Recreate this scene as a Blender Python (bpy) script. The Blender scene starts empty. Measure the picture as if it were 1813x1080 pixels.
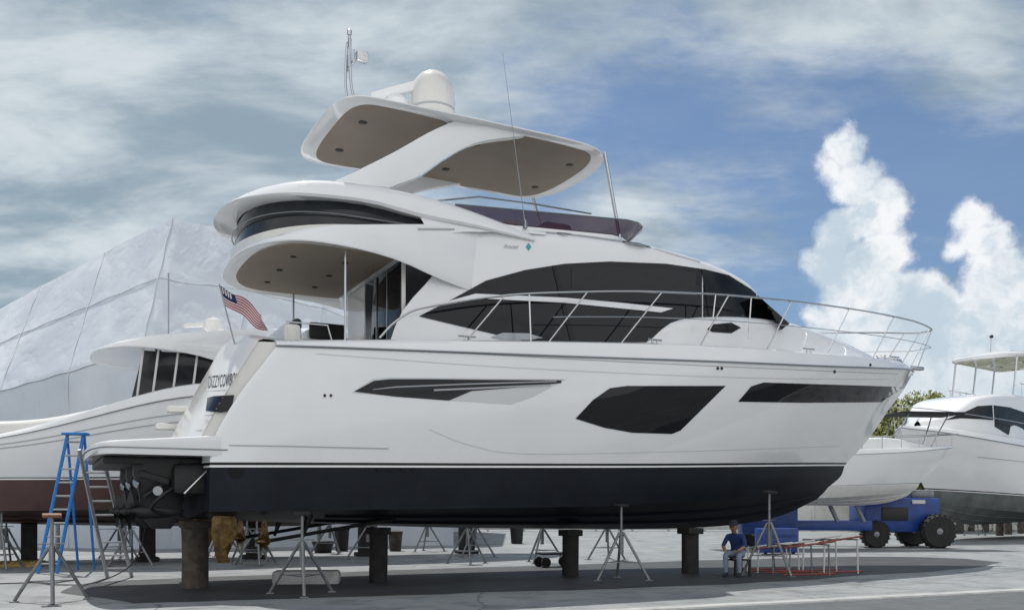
import bpy,bmesh,math,random
import numpy as np
from mathutils import Vector,Matrix,Euler
from mathutils.bvhtree import BVHTree
random.seed(4); rng=np.random.default_rng(4)
F=1650.0;CX=906.5;VH=900.0;H=1.5
scene=bpy.context.scene
# ---------------------------------------------------------------- materials
def mat(name,col,rough=.5,metal=0,coat=0,var=0,vscale=3,bump=0,bscale=30,alpha=1,spec=.5,dirt=None,dscale=1.5,damt=.5,bdist=.02):
    m=bpy.data.materials.new(name);m.use_nodes=True;nt=m.node_tree;b=nt.nodes['Principled BSDF']
    b.inputs['Roughness'].default_value=rough;b.inputs['Metallic'].default_value=metal
    b.inputs['Coat Weight'].default_value=coat;b.inputs['Coat Roughness'].default_value=.06
    b.inputs['Specular IOR Level'].default_value=spec
    b.inputs['Base Color'].default_value=(*col,1);b.inputs['Alpha'].default_value=alpha
    tc=nt.nodes.new('ShaderNodeTexCoord')
    if var or dirt:
        n=nt.nodes.new('ShaderNodeTexNoise');n.inputs['Scale'].default_value=vscale;n.inputs['Detail'].default_value=6;n.inputs['Roughness'].default_value=.6
        nt.links.new(tc.outputs['Object'],n.inputs['Vector'])
        mx=nt.nodes.new('ShaderNodeMix');mx.data_type='RGBA'
        mx.inputs[6].default_value=(*[c*(1-var) for c in col],1);mx.inputs[7].default_value=(*[min(1,c*(1+var)) for c in col],1)
        r=nt.nodes.new('ShaderNodeMapRange');r.inputs[1].default_value=.3;r.inputs[2].default_value=.7
        nt.links.new(n.outputs['Fac'],r.inputs[0]);nt.links.new(r.outputs[0],mx.inputs[0])
        out=mx.outputs[2]
        if dirt:
            n2=nt.nodes.new('ShaderNodeTexNoise');n2.inputs['Scale'].default_value=dscale;n2.inputs['Detail'].default_value=8;n2.inputs['Roughness'].default_value=.7
            mp=nt.nodes.new('ShaderNodeMapping');mp.inputs['Scale'].default_value=(1,1,.35)
            nt.links.new(tc.outputs['Object'],mp.inputs['Vector']);nt.links.new(mp.outputs[0],n2.inputs['Vector'])
            r2=nt.nodes.new('ShaderNodeMapRange');r2.inputs[1].default_value=.5;r2.inputs[2].default_value=.75;r2.inputs[4].default_value=damt
            nt.links.new(n2.outputs['Fac'],r2.inputs[0])
            m2=nt.nodes.new('ShaderNodeMix');m2.data_type='RGBA';m2.inputs[7].default_value=(*dirt,1)
            nt.links.new(r2.outputs[0],m2.inputs[0]);nt.links.new(out,m2.inputs[6]);out=m2.outputs[2]
        nt.links.new(out,b.inputs['Base Color'])
    if bump:
        n3=nt.nodes.new('ShaderNodeTexNoise');n3.inputs['Scale'].default_value=bscale;n3.inputs['Detail'].default_value=5
        nt.links.new(tc.outputs['Object'],n3.inputs['Vector'])
        bp=nt.nodes.new('ShaderNodeBump');bp.inputs['Strength'].default_value=bump;bp.inputs['Distance'].default_value=bdist
        nt.links.new(n3.outputs['Fac'],bp.inputs['Height']);nt.links.new(bp.outputs[0],b.inputs['Normal'])
    return m
M={}
M['gel']=mat('gelcoat',(.81,.82,.83),.12,coat=.8,var=.015,vscale=.7,dirt=(.60,.60,.585),dscale=.5,damt=.16,bump=.03,bscale=.9,bdist=.05)
M['gel2']=mat('gelcoat_cream',(.70,.69,.66),.2,coat=.5,var=.03,vscale=1,dirt=(.50,.48,.43),dscale=1,damt=.25)
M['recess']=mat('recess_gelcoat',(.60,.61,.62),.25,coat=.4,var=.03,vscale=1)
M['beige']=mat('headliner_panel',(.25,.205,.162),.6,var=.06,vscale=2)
M['bottom']=mat('antifouling',(.008,.011,.017),.5,var=.25,vscale=1.6,dirt=(.017,.021,.027),dscale=1.2,damt=.6,bump=.12,spec=.22)
M['black']=mat('black_gloss',(.004,.005,.006),.10,spec=.3)
M['blackm']=mat('black_matte',(.010,.010,.011),.5,var=.3,vscale=8)
M['glass']=mat('dark_glass',(.003,.004,.006),.03,spec=.36,var=.3,vscale=.8)
M['glass2']=mat('tinted_glass',(.02,.024,.026),.06,spec=.4,var=.6,vscale=1.2)
M['smoke']=mat('purple_tinted_acrylic',(.06,.025,.055),.06,spec=.3,alpha=.88)
M['steel']=mat('stainless_steel',(.55,.56,.57),.2,metal=1)
M['galv']=mat('galvanised_steel',(.22,.235,.24),.45,metal=.6,var=.2,vscale=12,dirt=(.11,.07,.05),dscale=6,damt=.6)
M['alu']=mat('aluminium',(.36,.37,.38),.4,metal=.7,var=.15,vscale=9)
M['silver']=mat('silver_trim',(.30,.32,.34),.25,metal=.8)
M['grey']=mat('grey_line',(.40,.42,.44),.4)
M['wood']=mat('weathered_timber',(.085,.072,.06),.85,var=.5,vscale=5,bump=.6,bscale=18,dirt=(.02,.02,.02),dscale=3,damt=.9)
M['wood2']=mat('dark_timber',(.022,.021,.021),.85,var=.4,vscale=5,bump=.5,bscale=18)
M['ply']=mat('orange_plywood',(.18,.075,.04),.7,var=.3,vscale=6)
M['bronze']=mat('bronze',(.22,.14,.055),.36,metal=.75,var=.6,vscale=7,dirt=(.04,.036,.025),dscale=7,damt=.9,bump=.4,bscale=12)
M['blue']=mat('blue_paint',(.010,.05,.24),.4,var=.25,vscale=3,dirt=(.02,.035,.07),dscale=2,damt=.6)
M['blue2']=mat('light_blue_fibreglass',(.02,.20,.58),.4,var=.15,vscale=6)
M['rubber']=mat('rubber',(.012,.012,.012),.75,var=.3,vscale=9,dirt=(.05,.048,.045),dscale=5,damt=.4)
M['red']=mat('red_orange_paint',(.22,.045,.03),.5,var=.4,vscale=6,dirt=(.10,.05,.04),dscale=4,damt=.7)
M['white']=mat('white_paint',(.60,.60,.58),.5,var=.06,vscale=3,dirt=(.33,.32,.29),dscale=2,damt=.5)
M['brown']=mat('brown_antifouling',(.075,.036,.033),.6,var=.3,vscale=1.5,dirt=(.04,.03,.03),dscale=1,damt=.7)
M['canvas']=mat('dark_canvas',(.02,.022,.026),.9,var=.2,vscale=5)
M['skin']=mat('skin',(.26,.14,.09),.55)
M['shirt']=mat('blue_shirt',(.014,.034,.12),.9,var=.2,vscale=14)
M['jeans']=mat('light_jeans',(.20,.25,.33),.9,var=.2,vscale=14)
M['cap']=mat('dark_cap',(.02,.02,.03),.9)
M['yellow']=mat('yellow_pine',(.38,.26,.10),.8,var=.3,vscale=6)
M['foam']=mat('white_foam',(.42,.43,.43),.9,var=.1,vscale=6,bump=.3,dirt=(.2,.2,.18),dscale=3,damt=.7)
M['teal']=mat('teal_emblem',(.05,.35,.38),.3)
M['antig']=mat('grey_antifouling',(.13,.145,.14),.8,var=.3,vscale=1.2,dirt=(.06,.06,.05),dscale=1,damt=.8)
M['flagred']=mat('flag_red',(.30,.012,.02),.9);M['flagwhite']=mat('flag_white',(.55,.55,.56),.9);M['flagblue']=mat('flag_blue',(.010,.016,.08),.9)
M['barkm']=mat('bark',(.10,.08,.06),.9,var=.3,vscale=6)
def leafmat(name,a,b):
    m=bpy.data.materials.new(name);m.use_nodes=True;nt=m.node_tree;bs=nt.nodes['Principled BSDF'];bs.inputs['Roughness'].default_value=.6
    tc=nt.nodes.new('ShaderNodeTexCoord');n=nt.nodes.new('ShaderNodeTexNoise');n.inputs['Scale'].default_value=.9;n.inputs['Detail'].default_value=6
    nt.links.new(tc.outputs['Object'],n.inputs['Vector']);cr=nt.nodes.new('ShaderNodeValToRGB')
    cr.color_ramp.elements[0].position=.35;cr.color_ramp.elements[0].color=(*a,1);cr.color_ramp.elements[1].position=.65;cr.color_ramp.elements[1].color=(*b,1)
    nt.links.new(n.outputs['Fac'],cr.inputs[0]);nt.links.new(cr.outputs[0],bs.inputs['Base Color']);return m
M['leaf']=leafmat('foliage',(.09,.12,.02),(.26,.26,.055))
# ---------------------------------------------------------------- mesh builder
class MB:
    def __init__(s): s.v=[];s.f=[];s.m=[]
    def add(s,vs,fs,m=0):
        o=len(s.v);s.v+=[tuple(float(c) for c in p) for p in vs];s.f+=[tuple(i+o for i in f) for f in fs];s.m+=[m]*len(fs);return s
    def grid(s,G,m=0,flip=False):
        G=np.asarray(G);R,C=G.shape[:2];fs=[]
        for i in range(R-1):
            for j in range(C-1):
                q=(i*C+j,i*C+j+1,(i+1)*C+j+1,(i+1)*C+j);fs.append(q[::-1] if flip else q)
        return s.add(G.reshape(-1,3),fs,m)
    def rings(s,rs,m=0,closed=True,cap0=True,cap1=True,ms=None):
        n=len(rs[0]);vs=[p for r in rs for p in r];o=len(s.v)
        for k in range(len(rs)-1):
            fs=[]
            for j in range(n if closed else n-1):
                a=k*n+j;b=k*n+(j+1)%n;fs.append((a+o,b+o,b+n+o,a+n+o))
            s.f+=fs;s.m+=[ms[k] if ms else m]*len(fs)
        s.v+=[tuple(float(c) for c in p) for p in vs]
        for flag,k,mm in((cap0,0,0),(cap1,len(rs)-1,-1)):
            if flag:
                c=np.mean(np.array(rs[k],float),axis=0);ci=len(s.v);s.v.append(tuple(c))
                for j in range(n):
                    a=o+k*n+j;b=o+k*n+(j+1)%n
                    s.f.append((b,a,ci) if k==0 else (a,b,ci));s.m.append((ms[mm] if ms else m))
        return s
    def tube(s,pts,r,n=8,m=0,caps=True):
        P=[Vector(p) for p in pts];rs=[];up=None
        for i,p in enumerate(P):
            d=P[min(i+1,len(P)-1)]-P[max(i-1,0)];d.normalize()
            if up is None: up=Vector((0,0,1)) if abs(d.z)<.9 else Vector((1,0,0))
            x=d.cross(up);x.normalize();y=x.cross(d);y.normalize();up=y
            rr=r[i] if hasattr(r,'__len__') else r
            rs.append([p+x*math.cos(a)*rr+y*math.sin(a)*rr for a in[2*math.pi*k/n for k in range(n)]])
        return s.rings(rs,m,cap0=caps,cap1=caps)
    def box(s,c,size,rot=(0,0,0),m=0,bev=.02):
        bm=bmesh.new();bmesh.ops.create_cube(bm,size=1)
        bmesh.ops.scale(bm,vec=Vector(size),verts=bm.verts)
        if bev: bmesh.ops.bevel(bm,geom=list(bm.edges),offset=min(bev,min(size)*.4),segments=2,affect='EDGES',profile=.5)
        bm.transform(Matrix.Translation(Vector(c))@Euler(rot).to_matrix().to_4x4());bm.verts.index_update()
        s.add([v.co[:] for v in bm.verts],[[v.index for v in f.verts] for f in bm.faces],m);bm.free();return s
    def lathe(s,c,prof,n=24,m=0,axis='z',sx=1,sy=1):
        rs=[]
        for r,h in prof:
            ring=[]
            for k in range(n):
                a=2*math.pi*k/n;x,y,z=r*math.cos(a)*sx,r*math.sin(a)*sy,h
                if axis=='x': x,y,z=z,x,y
                if axis=='y': x,y,z=x,z,y
                ring.append((c[0]+x,c[1]+y,c[2]+z))
            rs.append(ring)
        return s.rings(rs,m)
    def prism(s,poly,d,m=0):
        a=[Vector(p) for p in poly];d=Vector(d);return s.rings([a,[p+d for p in a]],m)
    def obj(s,name,mats,parent=None,angle=35,label=None,mirror=False):
        v=s.v;f=s.f;mm=s.m
        if mirror=='pair':
            s2=MB();s2.v=[(x,-y,z) for x,y,z in v];s2.f=[q[::-1] for q in f];s2.m=mm;s2.obj(name,mats,parent,angle,label)
        if mirror is True:
            n=len(v);v=v+[(x,-y,z) for x,y,z in v];f=f+[tuple(i+n for i in q[::-1]) for q in f];mm=mm+mm
        me=bpy.data.meshes.new(name);me.from_pydata(v,[],f);me.update()
        if not isinstance(mats,(list,tuple)): mats=[mats]
        for x in mats: me.materials.append(M[x] if isinstance(x,str) else x)
        me.polygons.foreach_set('material_index',mm);me.polygons.foreach_set('use_smooth',[True]*len(f))
        if mirror is True:
            bm=bmesh.new();bm.from_mesh(me);bmesh.ops.remove_doubles(bm,verts=[q for q in bm.verts if abs(q.co.y)<1e-4],dist=2e-4);bm.to_mesh(me);bm.free()
        me.set_sharp_from_angle(angle=math.radians(angle))
        o=bpy.data.objects.new(name,me);scene.collection.objects.link(o)
        if parent: o.parent=parent
        if label: o['label']=label
        return o
def thing(name,label,cat,loc=(0,0,0),rz=0,scale=1,group=None):
    e=bpy.data.objects.new(name,None);scene.collection.objects.link(e);e.location=loc;e.rotation_euler=(0,0,rz);e.scale=(scale,)*3
    e.empty_display_size=.3;e['label']=label;e['category']=cat
    if group: e['group']=group
    return e
def solo(o,label,cat,group=None):
    o['label']=label;o['category']=cat
    if group:o['group']=group
    return o
def cr(P,n):
    P=np.asarray(P,float);k=len(P);Q=np.vstack([2*P[0]-P[1],P,2*P[-1]-P[-2]]);out=[]
    for t in np.linspace(0,k-1,n):
        i=min(int(t),k-2);u=t-i;a,b,c,d=Q[i],Q[i+1],Q[i+2],Q[i+3]
        out.append(.5*((2*b)+(-a+c)*u+(2*a-5*b+4*c-d)*u*u+(-a+3*b-3*c+d)*u**3))
    return np.array(out)
def loft(G,nr,nc):
    A=np.array([cr(r,nc) for r in G]);return np.array([cr(A[:,j],nr) for j in range(nc)]).transpose(1,0,2)
def ip(x,tab): return float(np.interp(x,[a for a,b in tab],[b for a,b in tab]))
def sm(x,tab):
    xs=[a for a,b in tab];ys=[b for a,b in tab]
    if x<=xs[0]:return ys[0]
    if x>=xs[-1]:return ys[-1]
    i=max(j for j in range(len(xs)-1) if xs[j]<=x);h=xs[i+1]-xs[i];u=(x-xs[i])/h
    def sl(j):
        if j==0:return (ys[1]-ys[0])/(xs[1]-xs[0])
        if j==len(xs)-1:return (ys[-1]-ys[-2])/(xs[-1]-xs[-2])
        return (ys[j+1]-ys[j-1])/(xs[j+1]-xs[j-1])
    a,b=sl(i)*h,sl(i+1)*h
    return (2*u**3-3*u*u+1)*ys[i]+(u**3-2*u*u+u)*a+(-2*u**3+3*u*u)*ys[i+1]+(u**3-u*u)*b
def GP(u,v): Y=H*F/(v-VH);return Vector(((u-CX)/F*Y,Y,0))
def WP(u,v,Y): return Vector(((u-CX)/F*Y,Y,H+(VH-v)*Y/F))
TH=math.radians(27)
class Frame:
    def __init__(s,ax,ay,ang,z=0,sc=1):
        s.M=Matrix.Translation((ax,ay,z))@Matrix.Rotation(ang,4,'Z')@Matrix.Scale(sc,4);s.I=s.M.inverted();s.R=s.I.to_3x3()
        s.cam=s.I@Vector((0,0,H))
    def d(s,u,v): return (s.R@Vector(((u-CX)/F,1,(VH-v)/F))).normalized()
    def S(s,u,v,t):
        d=s.d(u,v);k=(-t-s.cam.y)/d.y;return s.cam+d*k
AX,AY=-6.016,17.68
fr=Frame(AX,AY,TH);S=fr.S
def bvh_of(*objs):
    vs=[];fs=[]
    for o in objs:
        n=len(vs);vs+=[v.co.copy() for v in o.data.vertices];fs+=[[i+n for i in p.vertices] for p in o.data.polygons]
    return BVHTree.FromPolygons(vs,fs)
def hit(b,u,v,off,t0=2.2):
    d=fr.d(u,v);r=b.ray_cast(fr.cam,d)
    if r[0] is None: return S(u,v,t0)
    return r[0]-d*off
def respl(P,ts):
    P=np.array(P,float);L=np.r_[0,np.cumsum(np.linalg.norm(np.diff(P,axis=0),axis=1))];L/=L[-1]
    return np.array([[np.interp(t,L,P[:,0]),np.interp(t,L,P[:,1])] for t in ts]),L
def pgrid(top,bot,nu,nv):
    _,a=respl(top,[0]);_,b=respl(bot,[0]);ts=sorted(set(np.round(np.r_[np.linspace(0,1,nu),a,b],4)))
    A,_=respl(top,ts);B,_=respl(bot,ts);return [[A[j]+(B[j]-A[j])*i/(nv-1) for j in range(len(ts))] for i in range(nv)]
def patch(b,top,bot,nu=30,nv=8,off=.012,t0=2.2):
    return [[hit(b,p[0],p[1],off,t0) for p in row] for row in pgrid(top,bot,nu,nv)]
def side_patch(b,top,bot,nu=30,nv=6,off=.015):
    out=[]
    for row in pgrid(top,bot,nu,nv):
        r=[]
        for p in row:
            h=b.ray_cast(Vector((p[0],-10,p[1])),Vector((0,1,0)));r.append(Vector((p[0],-1.8,p[1])) if h[0] is None else h[0]-Vector((0,off,0)))
        out.append(r)
    return out
def ribbon(b,pts,w,off=.014,n=40,t0=2.2):
    P=cr(pts,n);top=[];bot=[]
    for i in range(n):
        d=P[min(i+1,n-1)]-P[max(i-1,0)];d/=np.linalg.norm(d)+1e-9;q=np.array([-d[1],d[0]])*w/2;top.append(P[i]-q);bot.append(P[i]+q)
    return [[hit(b,p[0],p[1],off,t0) for p in top],[hit(b,p[0],p[1],off,t0) for p in bot]]
def text_on(b,txt,quad,off,name,m,parent,shear=0,t0=2,bold=0):
    cu=bpy.data.curves.new('t','FONT');cu.body=txt;cu.shear=shear;cu.offset=bold;o=bpy.data.objects.new('t',cu);scene.collection.objects.link(o)
    bpy.context.view_layer.update();me=bpy.data.meshes.new_from_object(o.evaluated_get(bpy.context.evaluated_depsgraph_get()))
    V=np.array([v.co[:2] for v in me.vertices]);lo=V.min(0);hi=V.max(0)
    bm=bmesh.new();bm.from_mesh(me);bmesh.ops.triangulate(bm,faces=bm.faces)
    bmesh.ops.subdivide_edges(bm,edges=bm.edges,cuts=1)
    a,bb,c,d=[np.array(q,float) for q in quad]
    for v in bm.verts:
        x=(v.co.x-lo[0])/(hi[0]-lo[0]);y=(v.co.y-lo[1])/(hi[1]-lo[1])
        p=(d+(c-d)*x)*(1-y)+(a+(bb-a)*x)*y;v.co=hit(b,p[0],p[1],off,t0)
    m2=bpy.data.meshes.new(name);bm.to_mesh(m2);bm.free();m2.materials.append(M[m]);bpy.data.objects.remove(o)
    ob=bpy.data.objects.new(name,m2);scene.collection.objects.link(ob);ob.parent=parent;return ob
# ---------------------------------------------------------------- yacht shapes (local: x fwd, y port(+)/starboard(-), z up)
ZS=[(1.2,4.32),(5,4.45),(9,4.62),(14,4.87),(17,5.12),(19.6,5.4)]
ZB=[(-.3,2.27),(.1,2.28),(9,2.46),(17,2.75),(19.6,2.85)]
STEM=[(1.43,14.77),(1.75,15.8),(2.07,16.3),(2.75,17.0),(3.45,17.87),(4.27,18.6),(4.86,19.2),(5.4,19.6)]
FR=[0,.12,.3,.5,.68,.82,.92,1]
T1=[2.3,2.42,2.48,2.46,2.2,1.65,.98,0];TM=[2.3,2.39,2.43,2.36,2.0,1.36,.74,0];T0=[2.28,2.31,2.32,2.2,1.76,1.12,.56,0]
TC=[2.2,2.22,2.2,2.0,1.5,.92,.44,0]
def zmix(m): return lambda s:sm(s,ZB)*(1-m)+sm(s,ZS)*m
def send(zf):
    s=18
    for _ in range(20): s=.5*s+.5*ip(zf(s),STEM)
    return s
def row(zf,T,s0,se=None):
    se=se or send(zf);c=[(s0-.26,T[0]-.55),(s0-.17,T[0]-.16)]+[(s0+(se-s0)*f,t) for f,t in zip(FR,T)]
    return [(s,-t,zf(max(s,s0))) for s,t in c]
def hull_parts(parent,mats,lab=''):
    s0=lambda m:ip(m,[(0,.12),(.25,.22),(.55,.58),(1,1.25)])
    def tm(m):
        w=[(1-m)*(1-2*m),4*m*(1-m),m*(2*m-1)];return [w[0]*a+w[1]*b+w[2]*c for a,b,c in zip(T0,TM,T1)]
    G=[row(zmix(m),tm(m),s0(m)) for m in(1,.8,.6,.4,.2,0)]
    top=loft(G,36,90);o1=MB().grid(top).obj('topside',mats[0],parent,mirror=True)
    zb=lambda d:(lambda s:sm(s,ZB)-d)
    R=[row(zb(d),T0,.12) for d in(0,.05,.085)]
    A=[cr(r,90) for r in R];mb=MB();mb.grid([A[0],A[1]],0);mb.grid([A[1],A[2]],1);o4=mb.obj('boot_stripe',[mats[2],mats[0]],parent,mirror=True)
    zc=lambda s:sm(s,[(.1,1.45),(9,1.58),(12,1.76),(16.3,2.07)])
    zk=lambda s:sm(s,[(.1,1.3),(5,1.1),(9,1.03),(12,1.03),(14,1.2),(15.5,1.55),(15.9,1.75)])
    TU=[a*.55+b*.45 for a,b in zip(T0,TC)]
    r1=R[2];r2=row(lambda s:.5*(sm(s,ZB)-.085)+.5*zc(s),TU,.12,16.75);r3=row(zc,TC,.12,16.3)
    A=loft([r1,r2,r3],10,90)
    def bot(k):
        f=[1,.62,.3,0][k];return row(lambda s:zc(s)*f+zk(s)*(1-f)-(.05*(1-f)*f if f else 0),[t*f for t in TC],.12,[16.3,16.15,16.0,15.9][k])
    rb=[bot(k) for k in range(4)]
    rb[0]=r3
    def fixc(r,f): return [(x,y if i>1 else -(TC[0]-[.55,.16][i])*f,z) for i,(x,y,z) in enumerate(r)]
    rb=[fixc(r,f) if i else r for i,(r,f) in enumerate(zip(rb,[1,.62,.3,0]))]
    B=np.array([cr(r,90) for r in rb])
    mb=MB();mb.grid(A);mb.grid(B)
    o2=mb.obj('hull_bottom',mats[1],parent,mirror=True)
    for k in(1,2): MB().tube([p+np.array([0,-.0,-.01]) for p in B[k][30:-3]],.03,5).obj('spray_rail',mats[1],parent,mirror='pair')
    c0=[tuple(A[i][0]) for i in range(0,10,3)]+[tuple(B[i][0]) for i in range(4)]
    ring=c0+[(x,-y,z) for x,y,z in c0[::-1]];mb=MB();n=len(ring);mb.add([(p[0]+.02,p[1],p[2]) for p in ring],[tuple(range(n))]);mb.obj('stern_plate',mats[1],parent)
    BH=[(1.2,.12),(4,.24),(9,.36),(14,.33),(17,.25),(19.6,.12)]
    base=cr(G[0],90);rows=[[],[],[],[],[],[]]
    for x,y,z in base:
        t=-y;b=sm(x,BH);k=min(1,t/.6)
        for i,(dt,dz) in enumerate([(0,0),(.03,b*.5),(.07,b-.03),(.12,b),(.22*k,b),(.24*k,b-.22)]): rows[i].append((x,-max(t-dt*k,0),z+dz))
    rows.append([(x,0,z+.02) for x,y,z in rows[-1]])
    o3=MB().grid(rows).obj('deck',mats[0],parent,mirror=True)
    MB().tube([(x,y-.015,z+.0) for x,y,z in base[3:]],.022,6).obj('rub_rail',mats[3],parent,mirror='pair')
    return o1,o2,o3,[o for o in parent.children]
TOPZ=[(3,6.72),(4.5,6.98),(6.2,7.2),(8.46,7.3),(10.06,7.22),(11.2,7.08),(12.3,6.84),(12.9,6.5),(13.75,6.04),(14.6,5.75)]
TB=[(3,1.93),(6,1.95),(9,1.9),(11,1.82),(12.3,1.62),(13.3,1.3),(14.1,.85),(14.6,.3)]
def cabin_mesh(parent,m):
    G=[]
    xs=np.r_[np.linspace(3.1,11,24),np.linspace(11.2,14.6,22)]
    for x in xs:
        zt=sm(x,TOPZ);t=sm(x,TB);sh=min(.32,t*.4)
        G.append([(x,-t,4.35),(x,-t+.0,5.2),(x,-(t-.04),.5*5.3+.5*zt),(x,-(t-.09),zt-.28),(x,-(t-.17),zt-.09),(x,-(t-.17-sh*.5),zt),(x,-(t-.2-sh)*.8,zt+.06),(x,0,zt+.1)])
    G=np.array(G).transpose(1,0,2)
    for j in range(5):
        f=1-j/5
        for i in range(8): G[i,j,0]+=f*np.interp(G[i,j,2],[4.3,5.2,6.1,6.7],[0,.35,1.1,1.2])
    A=np.array([cr(G[:,j],22) for j in range(G.shape[1])]).transpose(1,0,2)
    return MB().grid(A).obj('cabin',m,parent,mirror=True)
def coachroof(parent,m):
    xs=np.linspace(8.7,18.4,40);G=[]
    for x in xs:
        W=sm(x,[(8.7,1.97),(11,1.95),(13,1.75),(15,1.38),(17,.85),(18,.4),(18.4,.1)]);zt=sm(x,[(8.6,4.98),(9.1,5.25),(9.7,5.66),(10.9,5.88),(12.5,6.0),(13.7,6.0),(15.7,5.8),(17,5.62),(18,5.47),(18.4,5.3)])
        zb=sm(x,ZS)+.05
        G.append([(x,-W-.05,zb),(x,-W,zb+.5*(zt-zb)),(x,-W+.05,zt-.14),(x,-W*.9+.06,zt-.03),(x,-W*.7,zt+.02),(x,0,zt+.07)])
    G=np.array(G).transpose(1,0,2);A=np.array([cr(G[:,j],16) for j in range(40)]).transpose(1,0,2)
    return MB().grid(A).obj('coachroof',m,parent,mirror=True)
def shoe(W,s0,s1,a,n=14,e=2.4,Wf=None):
    Wf=Wf or W;pts=[(s1+(s0+a-s1)*i/10,Wf+(W-Wf)*math.sin(i/10*math.pi/2)) for i in range(10)]
    for k in range(n+1):
        th=math.pi/2*k/n;pts.append((s0+a-a*abs(math.sin(th))**(2/e),W*abs(math.cos(th))**(2/e)))
    return pts+[(x,-t) for x,t in pts[::-1][1:]]
def fly_slab(parent,m):
    zt=lambda s:sm(s,[(.5,6.27),(.9,6.33),(1.4,6.44),(2,6.56),(3.2,6.76),(4.5,6.98),(5.8,7.12)])
    zb=lambda s:sm(s,[(.5,6.21),(1.5,6.21),(2.5,6.17),(3.3,6.07),(4.2,5.85),(5.8,5.6)])
    zi=lambda s:6.23
    def ring(d,zf): return [(x+(d if x<2 else 0)*1,-t*(1-d/2.3),zf(x)) for x,t in shoe(2.28,.6,5.7,1.5,Wf=1.74,e=2.6)]
    mb=MB();mb.rings([ring(.45,zi),ring(.30,zi),ring(.08,lambda s:min(zi(s),zb(s)+.04)),ring(.01,zb),ring(0,lambda s:zb(s)+.02),ring(.02,lambda s:.4*zb(s)+.6*zt(s)),ring(.07,lambda s:zt(s)-.015),ring(.16,zt)],m=0)
    return mb.obj('flybridge_deck',m,parent,angle=30)
def hardtop(parent,mats,z=9.2,thick=1):
    def outl(W,s0,s1,a,b,e=4.2):
        p=shoe(W,s0,s1-b,a,Wf=W*.97,e=e);q=[]
        for k in range(1,20):
            th=-math.pi/2+math.pi*k/20;q.append((s1-b+b*abs(math.cos(th))**(2/2.6),W*.97*math.copysign(abs(math.sin(th))**(2/2.6),math.sin(th))))
        return p+q
    zf=lambda s,t:z-.04*(t/1.8)**2-.10*max(0,(s-6.5)/2)**2
    def ring(d,dz): return [(x,-t,zf(x,t)+dz*thick) for x,t in outl(1.88-d,2.3+d,8.55-d,1.0,1.2)]
    mb=MB();mb.rings([ring(.5,-.06),ring(.22,-.065),ring(.04,-.045),ring(.0,-.025),ring(0,-.005),ring(.03,.01),ring(.2,.025),ring(.8,.05)])
    o=mb.obj('hardtop',mats[0],parent,angle=30)
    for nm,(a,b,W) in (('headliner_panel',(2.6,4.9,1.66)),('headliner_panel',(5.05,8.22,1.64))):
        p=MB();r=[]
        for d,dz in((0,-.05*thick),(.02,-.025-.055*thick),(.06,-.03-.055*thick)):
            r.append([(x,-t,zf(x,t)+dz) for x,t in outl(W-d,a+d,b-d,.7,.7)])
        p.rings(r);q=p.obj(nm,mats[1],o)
        for x in(a+.45,b-.45):
            for t in(-.8,.8): MB().lathe((x,-t,zf(x,t)-.038-.055*thick),[(.09,.0),(.09,-.012),(.07,-.02)],14).obj('downlight',mats[2],o)
    return o
# ================================================================ MAIN YACHT
Y=thing('motor_yacht','large white flybridge motor yacht with black bottom on keel blocks','yacht',(AX,AY,0),TH)
top,bot,deck,_=hull_parts(Y,['gel','bottom','black','silver'])
bH=bvh_of(top);bB=bvh_of(bot,top)
rows=[]
for i in range(14):
    f=i/13;r=[]
    for j in range(31):
        t=-2.17+j*4.34/30;e=abs(t)/2.17;zt=4.70-.30*e**2.5
        r.append((-.42+1.02*f**1.1+.14*e**8,-t,2.55+(zt-2.55)*f))
    rows.append(r)
rows.append([(x+.1,y*.98,z+.04) for x,y,z in rows[-1]]);rows.append([(x+.5,y*.97,z+.03) for x,y,z in rows[-2]]);rows.append([(x+.7,y*.96,z-.4) for x,y,z in rows[-3]])
tr=MB().grid(rows).obj('transom','gel2',Y);bT=bvh_of(tr)
for sgn in(1,-1): MB().prism([(-.28,sgn*2.15,2.6),(.70,sgn*2.15,4.38),(1.6,sgn*2.16,4.42),(1.6,sgn*2.16,2.6)],(0,-sgn*.2,0)).obj('quarter_moulding','gel2',Y)
def plat(d,dz0,A=-1.9): return [(x,-t,2.73-.16*max(0,-x/1.9)+dz0 if dz0>-.2 else 2.38) for x,t in shoe(2.28-d,A+d,.75,.38,e=2.6)]
def platform(par):
    mb=MB();mb.rings([plat(.12,-1),plat(.01,-1)]+[[(x,y,z+.02) for x,y,z in plat(0,-1)],plat(0,-.02),plat(.02,0),plat(.3,.01)]);return mb.obj('swim_platform','gel',par,angle=35)
pf=platform(Y)
MB().tube([(x,-t*1.003,2.49) for x,t in shoe(2.28,-1.91,.2,.38,e=2.6)],.012,6).obj('fender_strip','silver',pf)
MB().box((-.75,0,2.31),(1.9,3.3,.12),bev=.03).obj('platform_support','blackm',pf)
MB().grid(patch(bT,[(367,704),(378,701),(415,699)],[(364,727),(392,730),(409,727)],12,4,.02)).obj('window','glass',tr)
text_on(bT,'DIZZYCOWBOY',[(369,666),(422,659),(419,681),(369,687)],.025,'boat_name','blackm',tr,shear=.15,bold=.0)
text_on(bT,'FT. LAUDERDALE',[(364,743),(408,740),(406,747),(364,750)],.02,'hailing_port','grey',tr)
for a,b in(((428,696),(456,652)),((414,728),(430,694))):
    p=hit(bT,a[0],a[1],.1,1.9);p2=hit(bT,b[0],b[1],.1,1.9);MB().tube([hit(bT,a[0],a[1],.0,1.9),p,p2,hit(bT,b[0],b[1],0,1.9)],.018,6).obj('grab_handle','steel',tr)
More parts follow.
